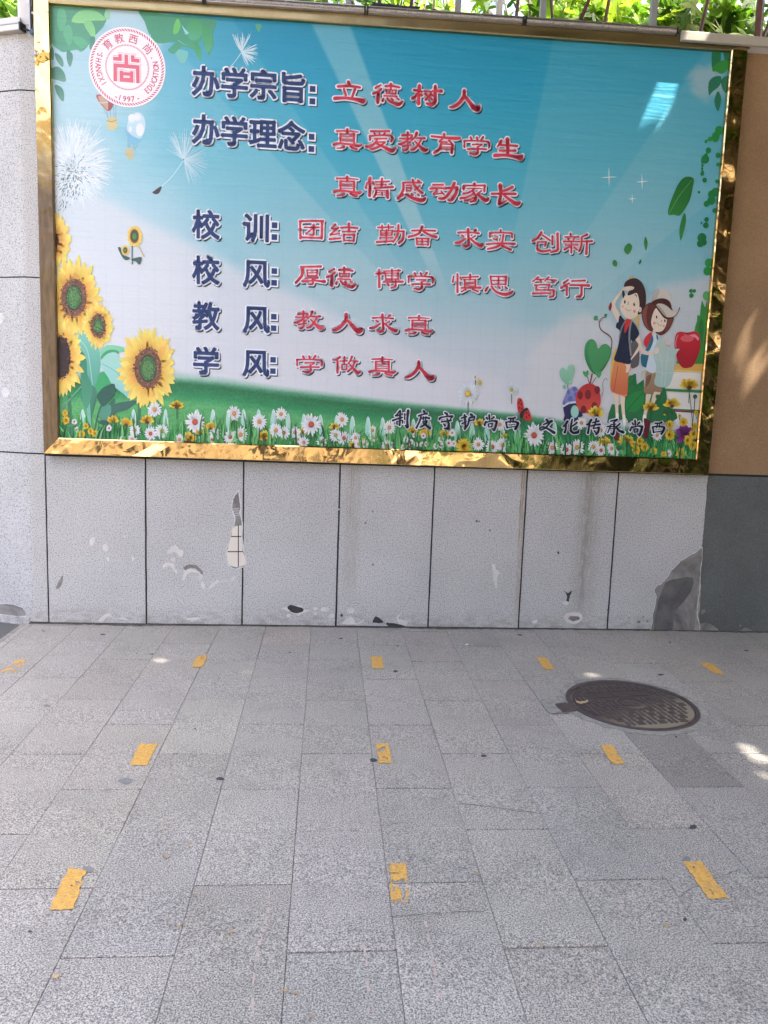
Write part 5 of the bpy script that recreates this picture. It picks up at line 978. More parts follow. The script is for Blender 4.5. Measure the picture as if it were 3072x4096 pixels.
# ------------------------------------------------------------ lamps, cables
def light_tube(x0, x1, z0, z1, label):
    L_ = x1 - x0; t = empty('strip_light', ((x0 + x1) / 2, -.09, (z0 + z1) / 2), label, 'strip light', 'strip lights along the frame'); t.rotation_euler = (0, -math.atan2(z1 - z0, L_), 0); h = L_ / 2 - .012
    mb = MB(); mb.box((-h, -.002, -.017), (h, .014, .017)); mb.box((-h, -.016, .0125), (h, -.002, .017)); mb.box((-h, -.012, -.017), (h, -.002, -.0125)); link('housing', mb.mesh('housing'), M['alu'], t, True)
    mb = MB(); n = 7; pr = [(-.003 - .012 * math.sin(math.pi * k / n), .0115 - .023 * k / n) for k in range(n + 1)]
    mb.add([(x, y, z) for x in (-h + .001, h - .001) for y, z in pr], [(k, n + 1 + k, n + 2 + k, k + 1) for k in range(n)]); link('diffuser', mb.mesh('diffuser', True), M['led'], t, True)
    for s in (-1, 1):
        mb = MB(); mb.box((s * h if s > 0 else -h - .008, -.0175, -.0185), (h + .008 if s > 0 else -h, .0145, .0185)); link('end_cap', mb.mesh('end_cap'), M['black'], t, True)
    mb = MB()
    for f in (-.5, 0, .45): mb.box((f * h - .002, -.0165, -.018), (f * h + .002, .0, .018))
    link('clip', mb.mesh('clip'), M['alu'], t, True)
    mb = MB(); mb.tube([(h + .008, 0, .0), (h + .014, -.006, -.012), (h + .022, 0, 0)], .0035, 6); link('cable', mb.mesh('cable'), M['black'], t, True); return t
zc = lambda x: 3.657 + .0068 * x
xs = [.045, .962, 1.876, 2.797, 3.722]
for i, l in enumerate(('strip light on the top rail above the emblem corner', 'strip light on the top rail, second from the left corner', 'strip light on the top rail, third from the left corner', 'strip light on the top rail next to the pale trim strip')): light_tube(xs[i], xs[i + 1], zc(xs[i]), zc(xs[i + 1]), l)
t = empty('strip_light', (-.56, .10, 3.44), 'strip light on the turned-away wall at the far left', 'strip light')
def onRl(u, v, lift): p = onR(u, v); return p + np.array((-.342, -.94, 0)) * lift
e1 = onRl(99, 118, .03); e0 = e1 + np.array((RD_[0], RD_[1], 0)) * 1.0
t.location = tuple((e0 + e1) / 2); t.rotation_euler = (0, 0, math.atan2(e1[1] - e0[1], e1[0] - e0[0]))
mb = MB(); mb.box((-.5, -.002, -.018), (.5, .028, .018)); mb.box((-.5, -.016, .013), (.5, -.002, .018)); link('housing', mb.mesh('housing'), M['alu'], t, True)
mb = MB(); mb.box((-.499, -.013, -.016), (.499, -.002, .0125)); link('diffuser', mb.mesh('diffuser'), M['off_white'], t, True)
mb = MB(); mb.box((.5, -.018, -.02), (.51, .03, .02)); link('end_cap', mb.mesh('end_cap'), M['black'], t, True)
duct = empty('cable_duct', (.003, -.02, 3.46), 'grey upright cable duct beside the gold frame, top left', 'cable duct')
mb = MB(); mb.box((-.022, -.006, 3.462), (.016, .029, 4.6)); mb.box((-.022, -.030, 3.462), (-.016, -.006, 4.6)); mb.box((.010, -.030, 3.462), (.016, -.006, 4.6)); link('channel', mb.mesh('channel'), M['alu'], duct)
mb = MB(); mb.tube([(-.004, -.02, 4.5), (-.004, -.02, 3.60), (-.004, -.022, 3.53), (-.008, -.028, 3.47)], .0045, 8); mb.tube([(-.004, -.02, 3.585), (-.004, -.02, 3.560)], .008, 8); mb.tube([(-.004, -.021, 3.548), (-.004, -.022, 3.520)], .008, 8); link('cable', mb.mesh('cable', True), M['black'], duct)
mb = MB(); mb.tube([(-.004, -.0205, 3.56), (-.004, -.021, 3.548)], .0075, 8); link('cable_collar', mb.mesh('cable_collar'), M['white_paint'], duct)
bm = bmesh.new(); bmesh.ops.create_uvsphere(bm, u_segments=16, v_segments=10, radius=.018); bmesh.ops.scale(bm, vec=(1, .8, .95), verts=bm.verts); bmesh.ops.translate(bm, vec=(-.004, -.028, 3.452), verts=bm.verts)
me = bpy.data.meshes.new('junction_box'); bm.to_mesh(me); bm.free(); jb = thing(link('junction_box', me, M['blue_box']), 'blue grey rounded junction box under the cable duct', 'junction box')
mb = MB(); q = onRl(99, 118, .02); mb.tube([tuple(q), tuple(q + np.array((.012, -.01, -.012))), (-.02, -.034, 3.458)], .0042, 8); o = thing(link('cable', mb.mesh('cable', True), M['black']), 'short black cable from the far left strip light to the junction box', 'cable')
p = onY(145, 212, -.0745); tg = thing(link('paper_tag', (lambda b: (b.box((p[0] - .010, -.0748, p[2] - .0075), (p[0] + .013, -.0735, p[2] + .0075)), b.mesh('paper_tag'))[1])(MB()), M['paper']), 'small white tag stuck on the left gold rail', 'tag')
mb = MB(); mb.box((p[0] - .002, -.0754, p[2] - .004), (p[0] + .003, -.0749, p[2] + .005)); mb.box((p[0] - .004, -.0753, p[2] + .002), (p[0] - .002, -.0749, p[2] + .005)); link('tag_mark', mb.mesh('tag_mark'), M['black'], tg)

# ------------------------------------------------------------ fence, poles and plants above the wall
def solid(name, m, label, cat, group, fn):
    b = MB(); fn(b); return thing(link(name, b.mesh(name), m), label, cat, group)
fence = empty('metal_fence', (2.6, .15, 3.64), 'pale upright fence posts on top of the wall behind the board', 'fence')
for u, m, wd in ((1393, 'grey_paint', .034), (1830, 'grey_paint', .034), (1995, 'white_paint', .036), (2170, 'grey_paint', .034), (2613, 'grey_paint', .036)):
    x = onY(u, 60, .15)[0]; b = MB(); b.box((x - wd / 2, .13, 3.64), (x + wd / 2, .165, 5.3)); link('post', b.mesh('post'), M[m], fence)
b = MB(); b.box((.8, .132, 5.0), (5.2, .163, 5.04)); link('top_rail', b.mesh('top_rail'), M['grey_paint'], fence)
poles = [(1517, 0, 1531, 80, .013, 'brown_steel', 'brown pole leaning between the first two pale fence posts, left one'), (1648, 0, 1622, 92, .012, 'brown_steel', 'brown pole leaning left in front of the white sky gap'), (2072, 0, 2059, 90, .011, 'brown_steel', 'brown pole just right of the white post'), (2204, 0, 2213, 92, .009, 'brown_steel', 'thin brown pole right of a grey post, leaning right'),
         (2356, 0, 2296, 96, .013, 'brown_steel', 'brown pole leaning most steeply, right of centre'), (2436, 0, 2411, 100, .011, 'brown_steel', 'brown pole leaning left near the last grey post'), (2832, 0, 2793, 120, .012, 'brown_steel', 'brown pole leaning left near the right end of the frame'), (3043, 0, 3030, 150, .024, 'brown_steel', 'thick brown post above the tan wall'), (3095, 50, 3048, 120, .012, 'brown_steel', 'brown brace leaning on the thick brown post'), (1736, 0, 1733, 60, .007, 'stake', 'weathered tan stake between grey posts'), (800, -30, 812, 5, .012, 'brown_steel', 'brown pole at the left end of the fence')]
for u0, v0, u1, v1, r, m, lb in poles:
    a_, b_ = onY(u0, v0, .22), onY(u1, v1 + 40, .22); d = (a_ - b_) / np.linalg.norm(a_ - b_); top = b_ + d * 1.6
    solid('leaning_pole' if m == 'brown_steel' else 'wooden_stake', M[m], lb, 'pole', 'poles behind the board', lambda q: q.tube([b_, top], r, 6))
rr = random.Random(9); b = MB()
p0 = [onY(u, v, .04) for u, v in ((640, -8), (830, -4), (1010, 10), (1180, 16), (1300, 22), (1368, 27))]; b.tube(p0, [.016, .02, .018, .016, .02, .008], 7)
thing(link('rolled_cloth', b.mesh('rolled_cloth', True), M['cloth']), 'dark rolled cloth lying on top of the frame', 'cloth')
for uv, lb in (([(1465, 40), (1500, 22), (1560, 28), (1620, 36), (1680, 30)], 'tangled dark twigs on the frame top beside the white sky gap'), ([(1710, 52), (1740, 46), (1762, 52)], 'dark knotted cloth at the foot of the tan stake')):
    b = MB(); b.tube([onY(*q, .06) for q in uv], [.008] + [.016] * (len(uv) - 2) + [.006], 7)
    for q in range(14 if len(uv) > 3 else 0): u = rr.uniform(1460, 1700); P = onY(u, rr.uniform(14, 46), .08); b.tube([P, P + np.array((rr.uniform(-.08, .08), .02, rr.uniform(-.02, .06)))], [.005, .002], 5)
    thing(link('twig_bundle' if len(uv) > 3 else 'knotted_cloth', b.mesh('bundle'), M['cloth']), lb, 'twigs' if len(uv) > 3 else 'cloth')

LOBE = []
for k in range(20):                                    # five-lobed plane leaf
    t = 2 * math.pi * k / 20; r = .56 + .30 * math.cos(5 * (t - math.pi / 2)) + (.12 if k % 4 == 1 else 0) - .1 * (abs(t - 1.5 * math.pi) < .4); LOBE.append((r * math.cos(t), r * math.sin(t)))
def leaf_mesh(name, Cn, size, up, palette, tmpl=LOBE, tilt=.7, seed_=1):
    r = np.random.default_rng(seed_); N = len(Cn); K = len(tmpl) + 1; T = np.array([(0, 0, .06)] + [(x, y, -.12 * (x * x + y * y)) for x, y in tmpl])
    nrm = np.array(up) + r.normal(0, tilt, (N, 3)); nrm /= np.linalg.norm(nrm, axis=1)[:, None]
    ref = r.normal(0, 1, (N, 3)); ref[:, 2] -= .6; a = np.cross(nrm, ref); a /= np.linalg.norm(a, axis=1)[:, None]; b = np.cross(nrm, a)
    sz = (size * r.uniform(.6, 1.25, N))[:, None, None]
    V = Cn[:, None, :] + sz * (T[None, :, 0:1] * a[:, None] + T[None, :, 1:2] * b[:, None] + T[None, :, 2:3] * nrm[:, None])
    k = np.arange(1, K); tri = np.stack([np.zeros(K - 1, int), k, np.roll(k, -1)], -1); F = (np.arange(N)[:, None, None] * K + tri[None]).reshape(-1)
    me = bpy.data.meshes.new(name); me.vertices.add(N * K); me.vertices.foreach_set('co', V.reshape(-1).astype(np.float32)); nf = N * (K - 1)
    me.loops.add(nf * 3); me.loops.foreach_set('vertex_index', F.astype(np.int32)); me.polygons.add(nf); me.polygons.foreach_set('loop_start', np.arange(0, nf * 3, 3, dtype=np.int32)); me.update(calc_edges=True)
    pal = linA(np.array(palette, float)); cs = pal[r.integers(0, len(pal), N)] * r.uniform(.75, 1.2, (N, 1)); cs = np.repeat(cs, K, 0)
    at = me.color_attributes.new('Col', 'FLOAT_COLOR', 'POINT'); at.data.foreach_set('color', np.concatenate([cs, np.ones((N * K, 1))], 1).astype(np.float32).ravel()); return me
GREENS = [(92, 128, 40), (112, 146, 48), (74, 112, 40), (128, 158, 62), (62, 98, 44), (104, 140, 70)]
def cloud(n, ell, r):                                  # points spread through leaf clumps
    out = []
    for (c, s, f) in ell:
        m = int(n * f); d = r.normal(0, 1, (m, 3)); d /= np.linalg.norm(d, axis=1)[:, None]; out.append(np.array(c) + d * np.array(s) * (r.uniform(.25, 1, (m, 1)) ** .5))
    return np.concatenate(out)
VINE = [(72, 104, 42), (84, 120, 46), (140, 172, 58), (156, 184, 66), (112, 150, 50), (172, 196, 86), (96, 134, 52), (128, 164, 60), (160, 178, 90)]
def vine(label, x0, x1, seed_, n, y0=.55, y1=1.5, z0=3.45, z1=4.3, size=.14, hole=None):
    r = np.random.default_rng(seed_); t = empty('climbing_plant', ((x0 + x1) / 2, (y0 + y1) / 2, 3.3), label, 'plant', 'leafy plants behind the wall')
    cl = [((r.uniform(x0, x1), r.uniform(y0 + .2, y1), r.uniform(z0, z1)), (r.uniform(.2, .42), .3, r.uniform(.2, .4)), 1 / 16) for i in range(16)]
    P = cloud(n, cl, r)
    for (u, v, rad) in hole or ():                     # gaps where the sky shows
        uu, vv_ = toPx(P); P = P[np.hypot(uu - u, (vv_ - v) * 1.3) > rad]
    link('foliage', leaf_mesh('foliage', P, size * 1.0, (.3, -.65, .6), VINE, seed_=seed_), M['leaf'], t)
    b = MB()
    for i in range(7):
        x = r.uniform(x0, x1); y = r.uniform(y0 + .2, y1); q = [(x, y, .0), (x + r.uniform(-.1, .1), y, 2.), (x + r.uniform(-.4, .4), y - .1, 3.6), (x + r.uniform(-.6, .6), y, 5.2)]; b.tube(q, [.016, .014, .010, .004], 6)
    link('stem', b.mesh('stem', True), M['bark'], t)
H = [(1650, 10, 46), (1700, 30, 30), (1596, 40, 22), (2070, 50, 30), (1395, 20, 20)]
for i, (x0, x1, n, lb) in enumerate(((.9, 1.9, 520, 'bright green leafy plant behind the fence, left end'), (1.9, 2.7, 620, 'bright green leafy plant around the white sky gap'), (2.6, 3.6, 900, 'bright green leafy plant behind the leaning brown poles'), (3.5, 4.6, 980, 'bright green leafy plant behind the right end of the frame'), (4.4, 5.8, 950, 'bright green leafy plant above the tan wall'))): vine(lb, x0, x1, 20 + i, n, hole=H)
vine('leafy plant beyond the white pillar, top left corner', -1.6, -.2, 31, 520, .9, 1.9, 3.2, 4.8)
# darker trees farther back
def back_tree(x, y, label, s, n=900, hole=None):
    r = np.random.default_rng(s); t = empty('plane_tree', (x, y, 0), label, 'tree', 'trees behind the wall')
    cl = [((x + r.normal(0, .9), y + r.normal(0, .5), r.uniform(3.4, 7.2)), (.7, .6, .6), 1 / 18) for i in range(18)]; P = cloud(n, cl, r)
    for (u, v, rad) in hole or (): uu, vv_ = toPx(P); P = P[np.hypot(uu - u, (vv_ - v) * 1.3) > rad]
    link('crown', leaf_mesh('crown', P, .15, (.3, -.5, .7), [(58, 92, 36), (74, 108, 42), (48, 80, 36), (90, 124, 50)], seed_=s), M['leaf'], t)
    b = MB(); b.tube([(x, y, 0), (x + .1, y, 2.5), (x, y + .1, 5)], [.16, .12, .06], 10)
    for i in range(5): a_ = r.uniform(0, 6.28); b.tube([(x, y, 3 + i * .4), (x + .5 * math.cos(a_), y + .5 * math.sin(a_), 4 + i * .4), (x + 1.1 * math.cos(a_), y + .9 * math.sin(a_), 5 + i * .4)], [.06, .04, .015], 7)
    link('trunk', b.mesh('trunk', True), M['bark'], t)
H2 = [(u, v, r_ * .8) for u, v, r_ in H]
back_tree(1.4, 3.6, 'darker plane tree behind the left end of the fence', 41, 900, H2); back_tree(4.1, 3.4, 'darker plane tree behind the middle of the fence', 42, 1200, H2); back_tree(6.4, 3.8, 'darker plane tree behind the tan wall', 43, 1200); back_tree(-1.9, 3.8, 'darker plane tree beyond the pillar at the far left', 44, 900)

# ------------------------------------------------------------ ground
def sheet_quad(name, pts, m, kind='structure'):
    b = MB(); b.add(pts, [(0, 1, 2, 3)]); return sett(link(name, b.mesh(name), m), kind)
def q4(x0, y0, x1, y1, dz): return [(x0, y0, gz(x0, -y0 * -1) + dz) if False else (x0, y0, GS * x0 + GD * -y0 + dz), (x1, y0, GS * x1 + GD * -y0 + dz), (x1, y1, GS * x1 + GD * -y1 + dz), (x0, y1, GS * x0 + GD * -y1 + dz)]
def gz(x, y): return GS * x + GD * -y                   # y is negative in front of the wall
b = MB(); b.add([(-250, -250, -.40), (250, -250, -.40), (250, 250, -.40), (-250, 250, -.40)], [(0, 1, 2, 3)]); sett(link('ground', b.mesh('ground'), M['asphalt']))
sheet_quad('paving_bed', q4(-.16, -8.3, 12, .03, -.006), M['grout'])
PX0, TW, TLn = .7757, .2892, .5715
rr = random.Random(12); mb = MB()
MH = np.array((3.252, -1.268)); MR = .318
dark_t = onG(2786, 3092); pink_t = onG(1165, 2545)
k0 = int(math.floor((-.13 - PX0) / TW))
for kc in range(k0, 40):
    x0, x1 = max(PX0 + kc * TW, -.13), PX0 + (kc + 1) * TW
    off = .368 if kc % 2 == 0 else .0825
    ys = [.004] + [off + j * TLn for j in range(0, 16) if off + j * TLn > .03]
    for ya, yb in zip(ys[:-1], ys[1:]):
        g = .0007 + rr.uniform(-.0004, .0005); gy = .0019 + rr.choice((-.0006, 0, .0006, .0014, .0022)); tone = rr.gauss(1., .036); tint = (tone * rr.gauss(1.004, .008), tone, tone * rr.gauss(1.004, .01))
        cx, cy = (x0 + x1) / 2, -(ya + yb) / 2
        if abs(cx - dark_t[0]) < TW / 2 and abs(cy - dark_t[1]) < TLn / 2: tint = (.76, .755, .76)
        if abs(cx - pink_t[0]) < TW / 2 and abs(cy - pink_t[1]) < TLn / 2: tint = (1.06, 1., .98)
        lift = max(-.0009, min(.0008, rr.gauss(0, .0004))); tl = max(-.0008, min(.0008, rr.gauss(0, .0004)))
        c = [(x0 + g, -yb + gy), (x1 - g, -yb + gy), (x1 - g, -ya - gy), (x0 + g, -ya - gy)]
        top = [(x, y, gz(x, y) + lift + tl * (1 if i in (0, 1) else -1)) for i, (x, y) in enumerate(c)]
        ins = .0022; t2 = [(x + (ins if i in (0, 3) else -ins), y + (ins if i in (0, 1) else -ins), z + .0014) for i, (x, y, z) in enumerate(top)]
        bt = [(x, y, gz(x, y) - .03) for x, y in c]
        mb.add(t2 + top + bt, [(0, 1, 2, 3)] + [(4 + i, 4 + (i + 1) % 4, (i + 1) % 4, i) for i in range(4)] + [(8 + i, 8 + (i + 1) % 4, 4 + (i + 1) % 4, 4 + i) for i in range(4)], tint)
pave = sett(link('pavement', mb.mesh('pavement', color=True), M['paving']))
def gtop(x, y): return gz(x, y) + .0018                 # tile surface
# roadway to the left of the paving, and the street behind the camera
b = MB(); b.add([(-14, -8.3, gz(-.13, -8.3) - .01), (-.165, -8.3, gz(-.13, -8.3) - .01), (-.165, .03, -.008), (-.165, .6, -.008), (-14, 5.5, -.02)], [(0, 1, 2, 3, 4)]); sett(link('driveway', b.mesh('driveway'), M['asphalt']))
b = MB(); r_ = [(-.20, .02), (-.128, -.05), (-.128, -.44), (-.20, -1.2), (-.205, -2.5), (-.16, -2.5), (-.145, -1.2), (-.131, -.5)]
b = MB(); b.add([(-.166, -8.3, gz(0, -8.3) - .003), (-.131, -8.3, gz(0, -8.3) - .003), (-.131, .02, -.003), (-.166, .02, -.003)], [(0, 1, 2, 3)]); sett(link('kerb', b.mesh('kerb'), M['mortar']))
b = MB(); b.box((-30, -8.62, -.25), (40, -8.31, gz(1, -8.3))); sett(link('kerb', b.mesh('kerb'), M['mortar']))
sheet_quad('road', [(-60, -30, -.2), (70, -30, -.2), (70, -8.62, -.2), (-60, -8.62, -.2)], M['road'])

# stains on the paving: gum, oil, scuffs
def blob(u, v, ru, rv, seed_, m, name='stain'):
    r = random.Random(seed_); P = []; n = 14
    for k_ in range(n): t = 2 * math.pi * k_ / n; q = onG(u + ru * math.cos(t) * r.uniform(.72, 1.2), v + rv * math.sin(t) * r.uniform(.72, 1.2)); P.append((q[0], q[1], gtop(q[0], q[1]) + .0017 + .0001 * (seed_ % 5)))
    b = MB(); b.add(P[::-1], [tuple(range(n))]); o = link(name, b.mesh(name), m, pave); return o
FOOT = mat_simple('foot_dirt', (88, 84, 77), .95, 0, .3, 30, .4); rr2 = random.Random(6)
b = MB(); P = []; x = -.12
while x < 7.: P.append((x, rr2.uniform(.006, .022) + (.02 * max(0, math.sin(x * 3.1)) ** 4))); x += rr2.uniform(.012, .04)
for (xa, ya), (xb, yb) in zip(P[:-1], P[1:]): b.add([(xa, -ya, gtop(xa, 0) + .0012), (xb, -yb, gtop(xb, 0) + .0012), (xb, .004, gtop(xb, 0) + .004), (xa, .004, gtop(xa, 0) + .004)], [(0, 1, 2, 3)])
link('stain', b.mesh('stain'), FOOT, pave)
GUM = mat_simple('flattened_gum', (66, 67, 74), .75, 0, .2, 60, .1); SCUFF = mat_simple('grey_scuff', (130, 129, 127), .7, 0, .12, 60, .1)
for i, (u, v, a_, b_) in enumerate(((1495, 3044, 17, 9), (882, 3118, 20, 8), (607, 2618, 8, 3), (547, 2615, 4, 2), (1582, 2688, 13, 5), (1934, 3026, 14, 6), (2642, 2701, 15, 4), (2985, 2604, 12, 3), (2772, 3311, 21, 10), (2740, 3683, 10, 9), (1364, 2556, 8, 3), (1160, 2612, 5, 3), (780, 2918, 5, 3), (197, 2846, 3, 3), (2705, 2950, 6, 4), (2235, 2830, 7, 5), (1590, 2586, 5, 3), (2680, 2572, 5, 3), (2560, 3540, 4, 4), (410, 2540, 14, 3), (2080, 2542, 14, 3), (120, 3730, 10, 6))): blob(u, v, a_ * .88, b_ * .85, i, GUM)
for i, (u, v, a_, b_) in enumerate(((350, 3482, 26, 12), (505, 3128, 30, 12), (2744, 3440, 18, 10), (190, 2826, 14, 5))): blob(u, v, a_, b_, 50 + i, SCUFF)

# hairline cracks and old scrape lines
def trail(z, pts, w_, m, seed_, gap=0.):
    r = random.Random(seed_); b = MB(); P = []
    for (xa, ya), (xb, yb) in zip(pts[:-1], pts[1:]):
        for k_ in range(14): t = k_ / 14; P.append(onG(*zz(z, (xa + (xb - xa) * t + r.uniform(-3, 3), ya + (yb - ya) * t + r.uniform(-2, 2)))))
    for p_, q_ in zip(P[:-1], P[1:]):
        if r.random() < gap: continue
        d = (q_ - p_)[:2]; n_ = np.array((-d[1], d[0])) / (np.linalg.norm(d) + 1e-9) * w_ * r.uniform(.4, 1.2) / 2
        b.add([(*(v_[:2] + s_ * n_), gtop(v_[0], v_[1]) + .0018) for v_, s_ in ((p_, 1), (p_, -1), (q_, -1), (q_, 1))], [(0, 1, 2, 3)])
    link('stain', fix(b.mesh('stain')), m, pave)
CRK = mat_simple('hairline_crack', (74, 73, 72), .9, 0, .2, 40); SCR = mat_simple('old_scrape', (190, 172, 160), .8, 0, .1, 60)
for i, (z, p) in enumerate((('g8', [(322, 18), (420, 26), (540, 48), (675, 60)]), ('g7', [(785, 585), (930, 548), (1085, 518)]), ('g8', [(1270, 430), (1330, 385), (1400, 355), (1550, 298)]), ('g8', [(30, 508), (240, 492), (460, 482)]), ('g8', [(0, 108), (70, 103), (140, 100)]), ('g6', [(330, 775), (500, 792), (670, 815)]))): trail(z, p, .0019, CRK, i)
for i, (z, p) in enumerate((('g8', [(158, 340), (175, 500), (210, 700), (240, 870)]), ('g8', [(935, 325), (990, 410), (1060, 520)]), ('g8', [(835, 620), (880, 710), (930, 850)]), ('g7', [(1178, 335), (1150, 520), (1100, 720), (1085, 960)]), ('g7', [(1570, 612), (1590, 760), (1590, 960)]))): trail(z, p, .008, SCR, 20 + i, .55)

# yellow paint dashes, worn through to the stone
def mark(q, wear, label, seed_, patchy=0.):
    r = np.random.default_rng(seed_); C_ = [onG(u, v)[:2] for u, v in q]; TL, TR, BR, BL = C_
    w_ = (np.linalg.norm(TR - TL) + np.linalg.norm(BR - BL)) / 2; h = (np.linalg.norm(BL - TL) + np.linalg.norm(BR - TR)) / 2; nx, ny = max(4, int(w_ / .0035)), max(6, int(h / .0045))
    gx_, gy_ = np.meshgrid(np.linspace(0, 1, nx + 1), np.linspace(0, 1, ny + 1)); P = ((1 - gx_) * (1 - gy_))[..., None] * TL + (gx_ * (1 - gy_))[..., None] * TR + (gx_ * gy_)[..., None] * BR + ((1 - gx_) * gy_)[..., None] * BL
    def nz(f):                                         # smooth lattice noise
        L_ = r.random((int(ny / f) + 3, int(nx / f) + 3)); yy, xx = np.mgrid[0:ny, 0:nx] / f; i, j = yy.astype(int), xx.astype(int); fy, fx = yy - i, xx - j
        return (L_[i, j] * (1 - fx) + L_[i, j + 1] * fx) * (1 - fy) + (L_[i + 1, j] * (1 - fx) + L_[i + 1, j + 1] * fx) * fy
    n = .5 * nz(7) + .3 * nz(3) + .2 * nz(1.3); ex = np.minimum(np.arange(nx) + .5, nx - np.arange(nx) - .5) * .0035; ey = np.minimum(np.arange(ny) + .5, ny - np.arange(ny) - .5) * .0045; edge = np.minimum(ex[None, :], ey[:, None])
    keep = (n > wear) & (edge > .010 * (nz(4) - .35))
    if patchy: keep &= ~((nz(5) > .60) & (gy_[:-1, :-1] > .25) & (edge > .007))
    P = P + r.normal(0, .0005, P.shape); b = MB(); b.v = [(x, y, gtop(x, y) + .0020) for x, y in P.reshape(-1, 2)]; b.c = [(1, 1, 1)] * len(b.v)
    for j in range(ny):
        for i in range(nx):
            if keep[j, i]: a_ = j * (nx + 1) + i; b.f.append((a_ + nx + 1, a_ + nx + 2, a_ + 1, a_)); b.m.append(0)
    thing(link('paint_dash', b.mesh('paint_dash'), M['yellow']), label, 'road marking', 'yellow paint dashes on the paving')
mark([(69, 2641), (111, 2639), (62, 2692), (0, 2692)], .46, 'faint worn yellow dash at the left edge, back row', 1, 1)
mark([(789, 2625), (833, 2623), (810, 2671), (764, 2671)], .30, 'slanted yellow dash in the back row, second from the left edge', 2)
mark([(1482, 2628), (1528, 2628), (1536, 2676), (1488, 2676)], .24, 'neat upright yellow dash in the middle of the back row', 3)
mark([(2144, 2632), (2189, 2632), (2219, 2680), (2175, 2680)], .26, 'yellow dash just left of the manhole cover, in the back row', 4)
mark([(2795, 2653), (2846, 2653), (2900, 2698), (2860, 2698)], .24, 'yellow dash behind the manhole cover at the far right of the back row', 5)
mark([(555, 2977), (634, 2977), (588, 3065), (518, 3065)], .24, 'slanted yellow dash left of centre in the middle row', 6)
mark([(1504, 2975), (1556, 2977), (1566, 3057), (1514, 3055)], .36, 'chipped yellow dash in the centre of the middle row beside a dark gum spot', 7, 1)
mark([(2397, 2981), (2451, 2983), (2502, 3060), (2448, 3060)], .26, 'yellow dash in front of the manhole cover beside the dark paving slab', 8)
mark([(273, 3473), (347, 3482), (296, 3644), (190, 3649)], .24, 'large solid yellow dash at the lower left', 9)
mark([(1556, 3455), (1624, 3457), (1638, 3617), (1564, 3617)], .30, 'badly flaked yellow dash at the lower centre', 10, 1)
mark([(2730, 3450), (2804, 3448), (2916, 3598), (2832, 3600)], .24, 'large slanted yellow dash at the lower right', 11)

# manhole cover
mz = gtop(*MH); mh = empty('manhole_cover', (MH[0], MH[1], mz + .0026), 'round brown cast iron manhole cover with raised bars, dried mud on one side', 'manhole cover')
mh.rotation_euler = (math.atan(-GD), 0, 0)
def ring(b, r0, r1, z0, z1, n=64, wob=0, rr=None):
    vv = []
    for k in range(n):
        t = 2 * math.pi * k / n; w0 = r1 + (rr.uniform(-wob, wob) if wob else 0)
        for r, z in ((r0, z0), (r0, z1), (w0, z1), (w0, z0)): vv.append((r * math.cos(t), r * math.sin(t), z))
    b.add(vv, [(4 * k + j, 4 * ((k + 1) % n) + j, 4 * ((k + 1) % n) + (j + 1) % 4, 4 * k + (j + 1) % 4) for k in range(n) for j in range(4)])
b = MB(); ring(b, MR - .005, .356, -.02, .0012, 72, .012, random.Random(4)); link('mortar_collar', fix(b.mesh('mortar_collar')), M['mortar'], mh, True)
q = [np.array(onG(*zz('M', p))[:2]) - MH for p in ((172, 326), (300, 322), (335, 352), (400, 395), (470, 432), (250, 442), (200, 400))]; b = MB(); b.add([(*p, .0009) for p in q][::-1], [tuple(range(len(q)))]); link('mortar_patch', b.mesh('mortar_patch'), M['mortar'], mh, True)
b = MB(); ring(b, MR - .024, MR, -.02, .0055); o = link('rim', fix(b.mesh('rim')), M['iron'], mh, True); bevel(o, .002)
b = MB(); b.add([((MR - .030) * math.cos(2 * math.pi * k / 64), (MR - .030) * math.sin(2 * math.pi * k / 64), .0022) for k in range(64)], [tuple(range(64))]); lid = link('lid', b.mesh('lid'), M['iron_floor'], mh, True)
tb = [np.array(onG(*zz('M', p))[:2]) - MH for p in ((600, 318), (960, 297))]; ang = math.atan2(tb[1][1] - tb[0][1], tb[1][0] - tb[0][0]); ca, sa = math.cos(ang), math.sin(ang); off = -sa * tb[0][0] + ca * tb[0][1]
def W2(p): return p[0] * ca - p[1] * sa, p[0] * sa + p[1] * ca
def bar(b, c, l, w_, vert, h=.0052):
    n = 6; P = []
    for s in (1, -1):
        for k in range(n + 1): t = -math.pi / 2 + math.pi * k / n; x, y = s * (l / 2 - w_ / 2 + w_ / 2 * math.cos(t)), s * (w_ / 2) * math.sin(t); P.append((x, y))
    P = [W2((c[0] + (-y if vert else x), c[1] + (x if vert else y))) for x, y in P]; m = len(P)
    b.add([(*p, .002) for p in P] + [(*p, h) for p in P], [tuple(range(m, 2 * m))] + [(k, (k + 1) % m, m + (k + 1) % m, m + k) for k in range(m)])
b = MB(); cell = .052
for i in range(-7, 8):
    for j in range(-7, 8):
        c = ((i + (.5 if j % 2 else 0)) * cell * 1.06, j * cell * .86)
        if math.hypot(*c) > MR - .055 or math.hypot(*c) < .082: continue
        if off - .012 < c[1] < off + .085 and abs(c[0]) < .17: continue
        v = (i + j) % 2 == 0
        for s in (-1, 1): bar(b, (c[0] + (s * .0125 if v else 0), c[1] + (0 if v else s * .0105)), .042, .0145, v)
link('raised_bars', fix(b.mesh('raised_bars')), M['iron_raised'], lid, True)
b = MB(); ring(b, .070, .080, .001, .0058, 40); link('centre_ring', fix(b.mesh('centre_ring')), M['iron_raised'], lid, True)
b = MB(); rr = random.Random(2); P = [(.048 * math.cos(2 * math.pi * k / 14) * rr.uniform(.85, 1.1), .038 * math.sin(2 * math.pi * k / 14) * rr.uniform(.85, 1.1)) for k in range(14)]
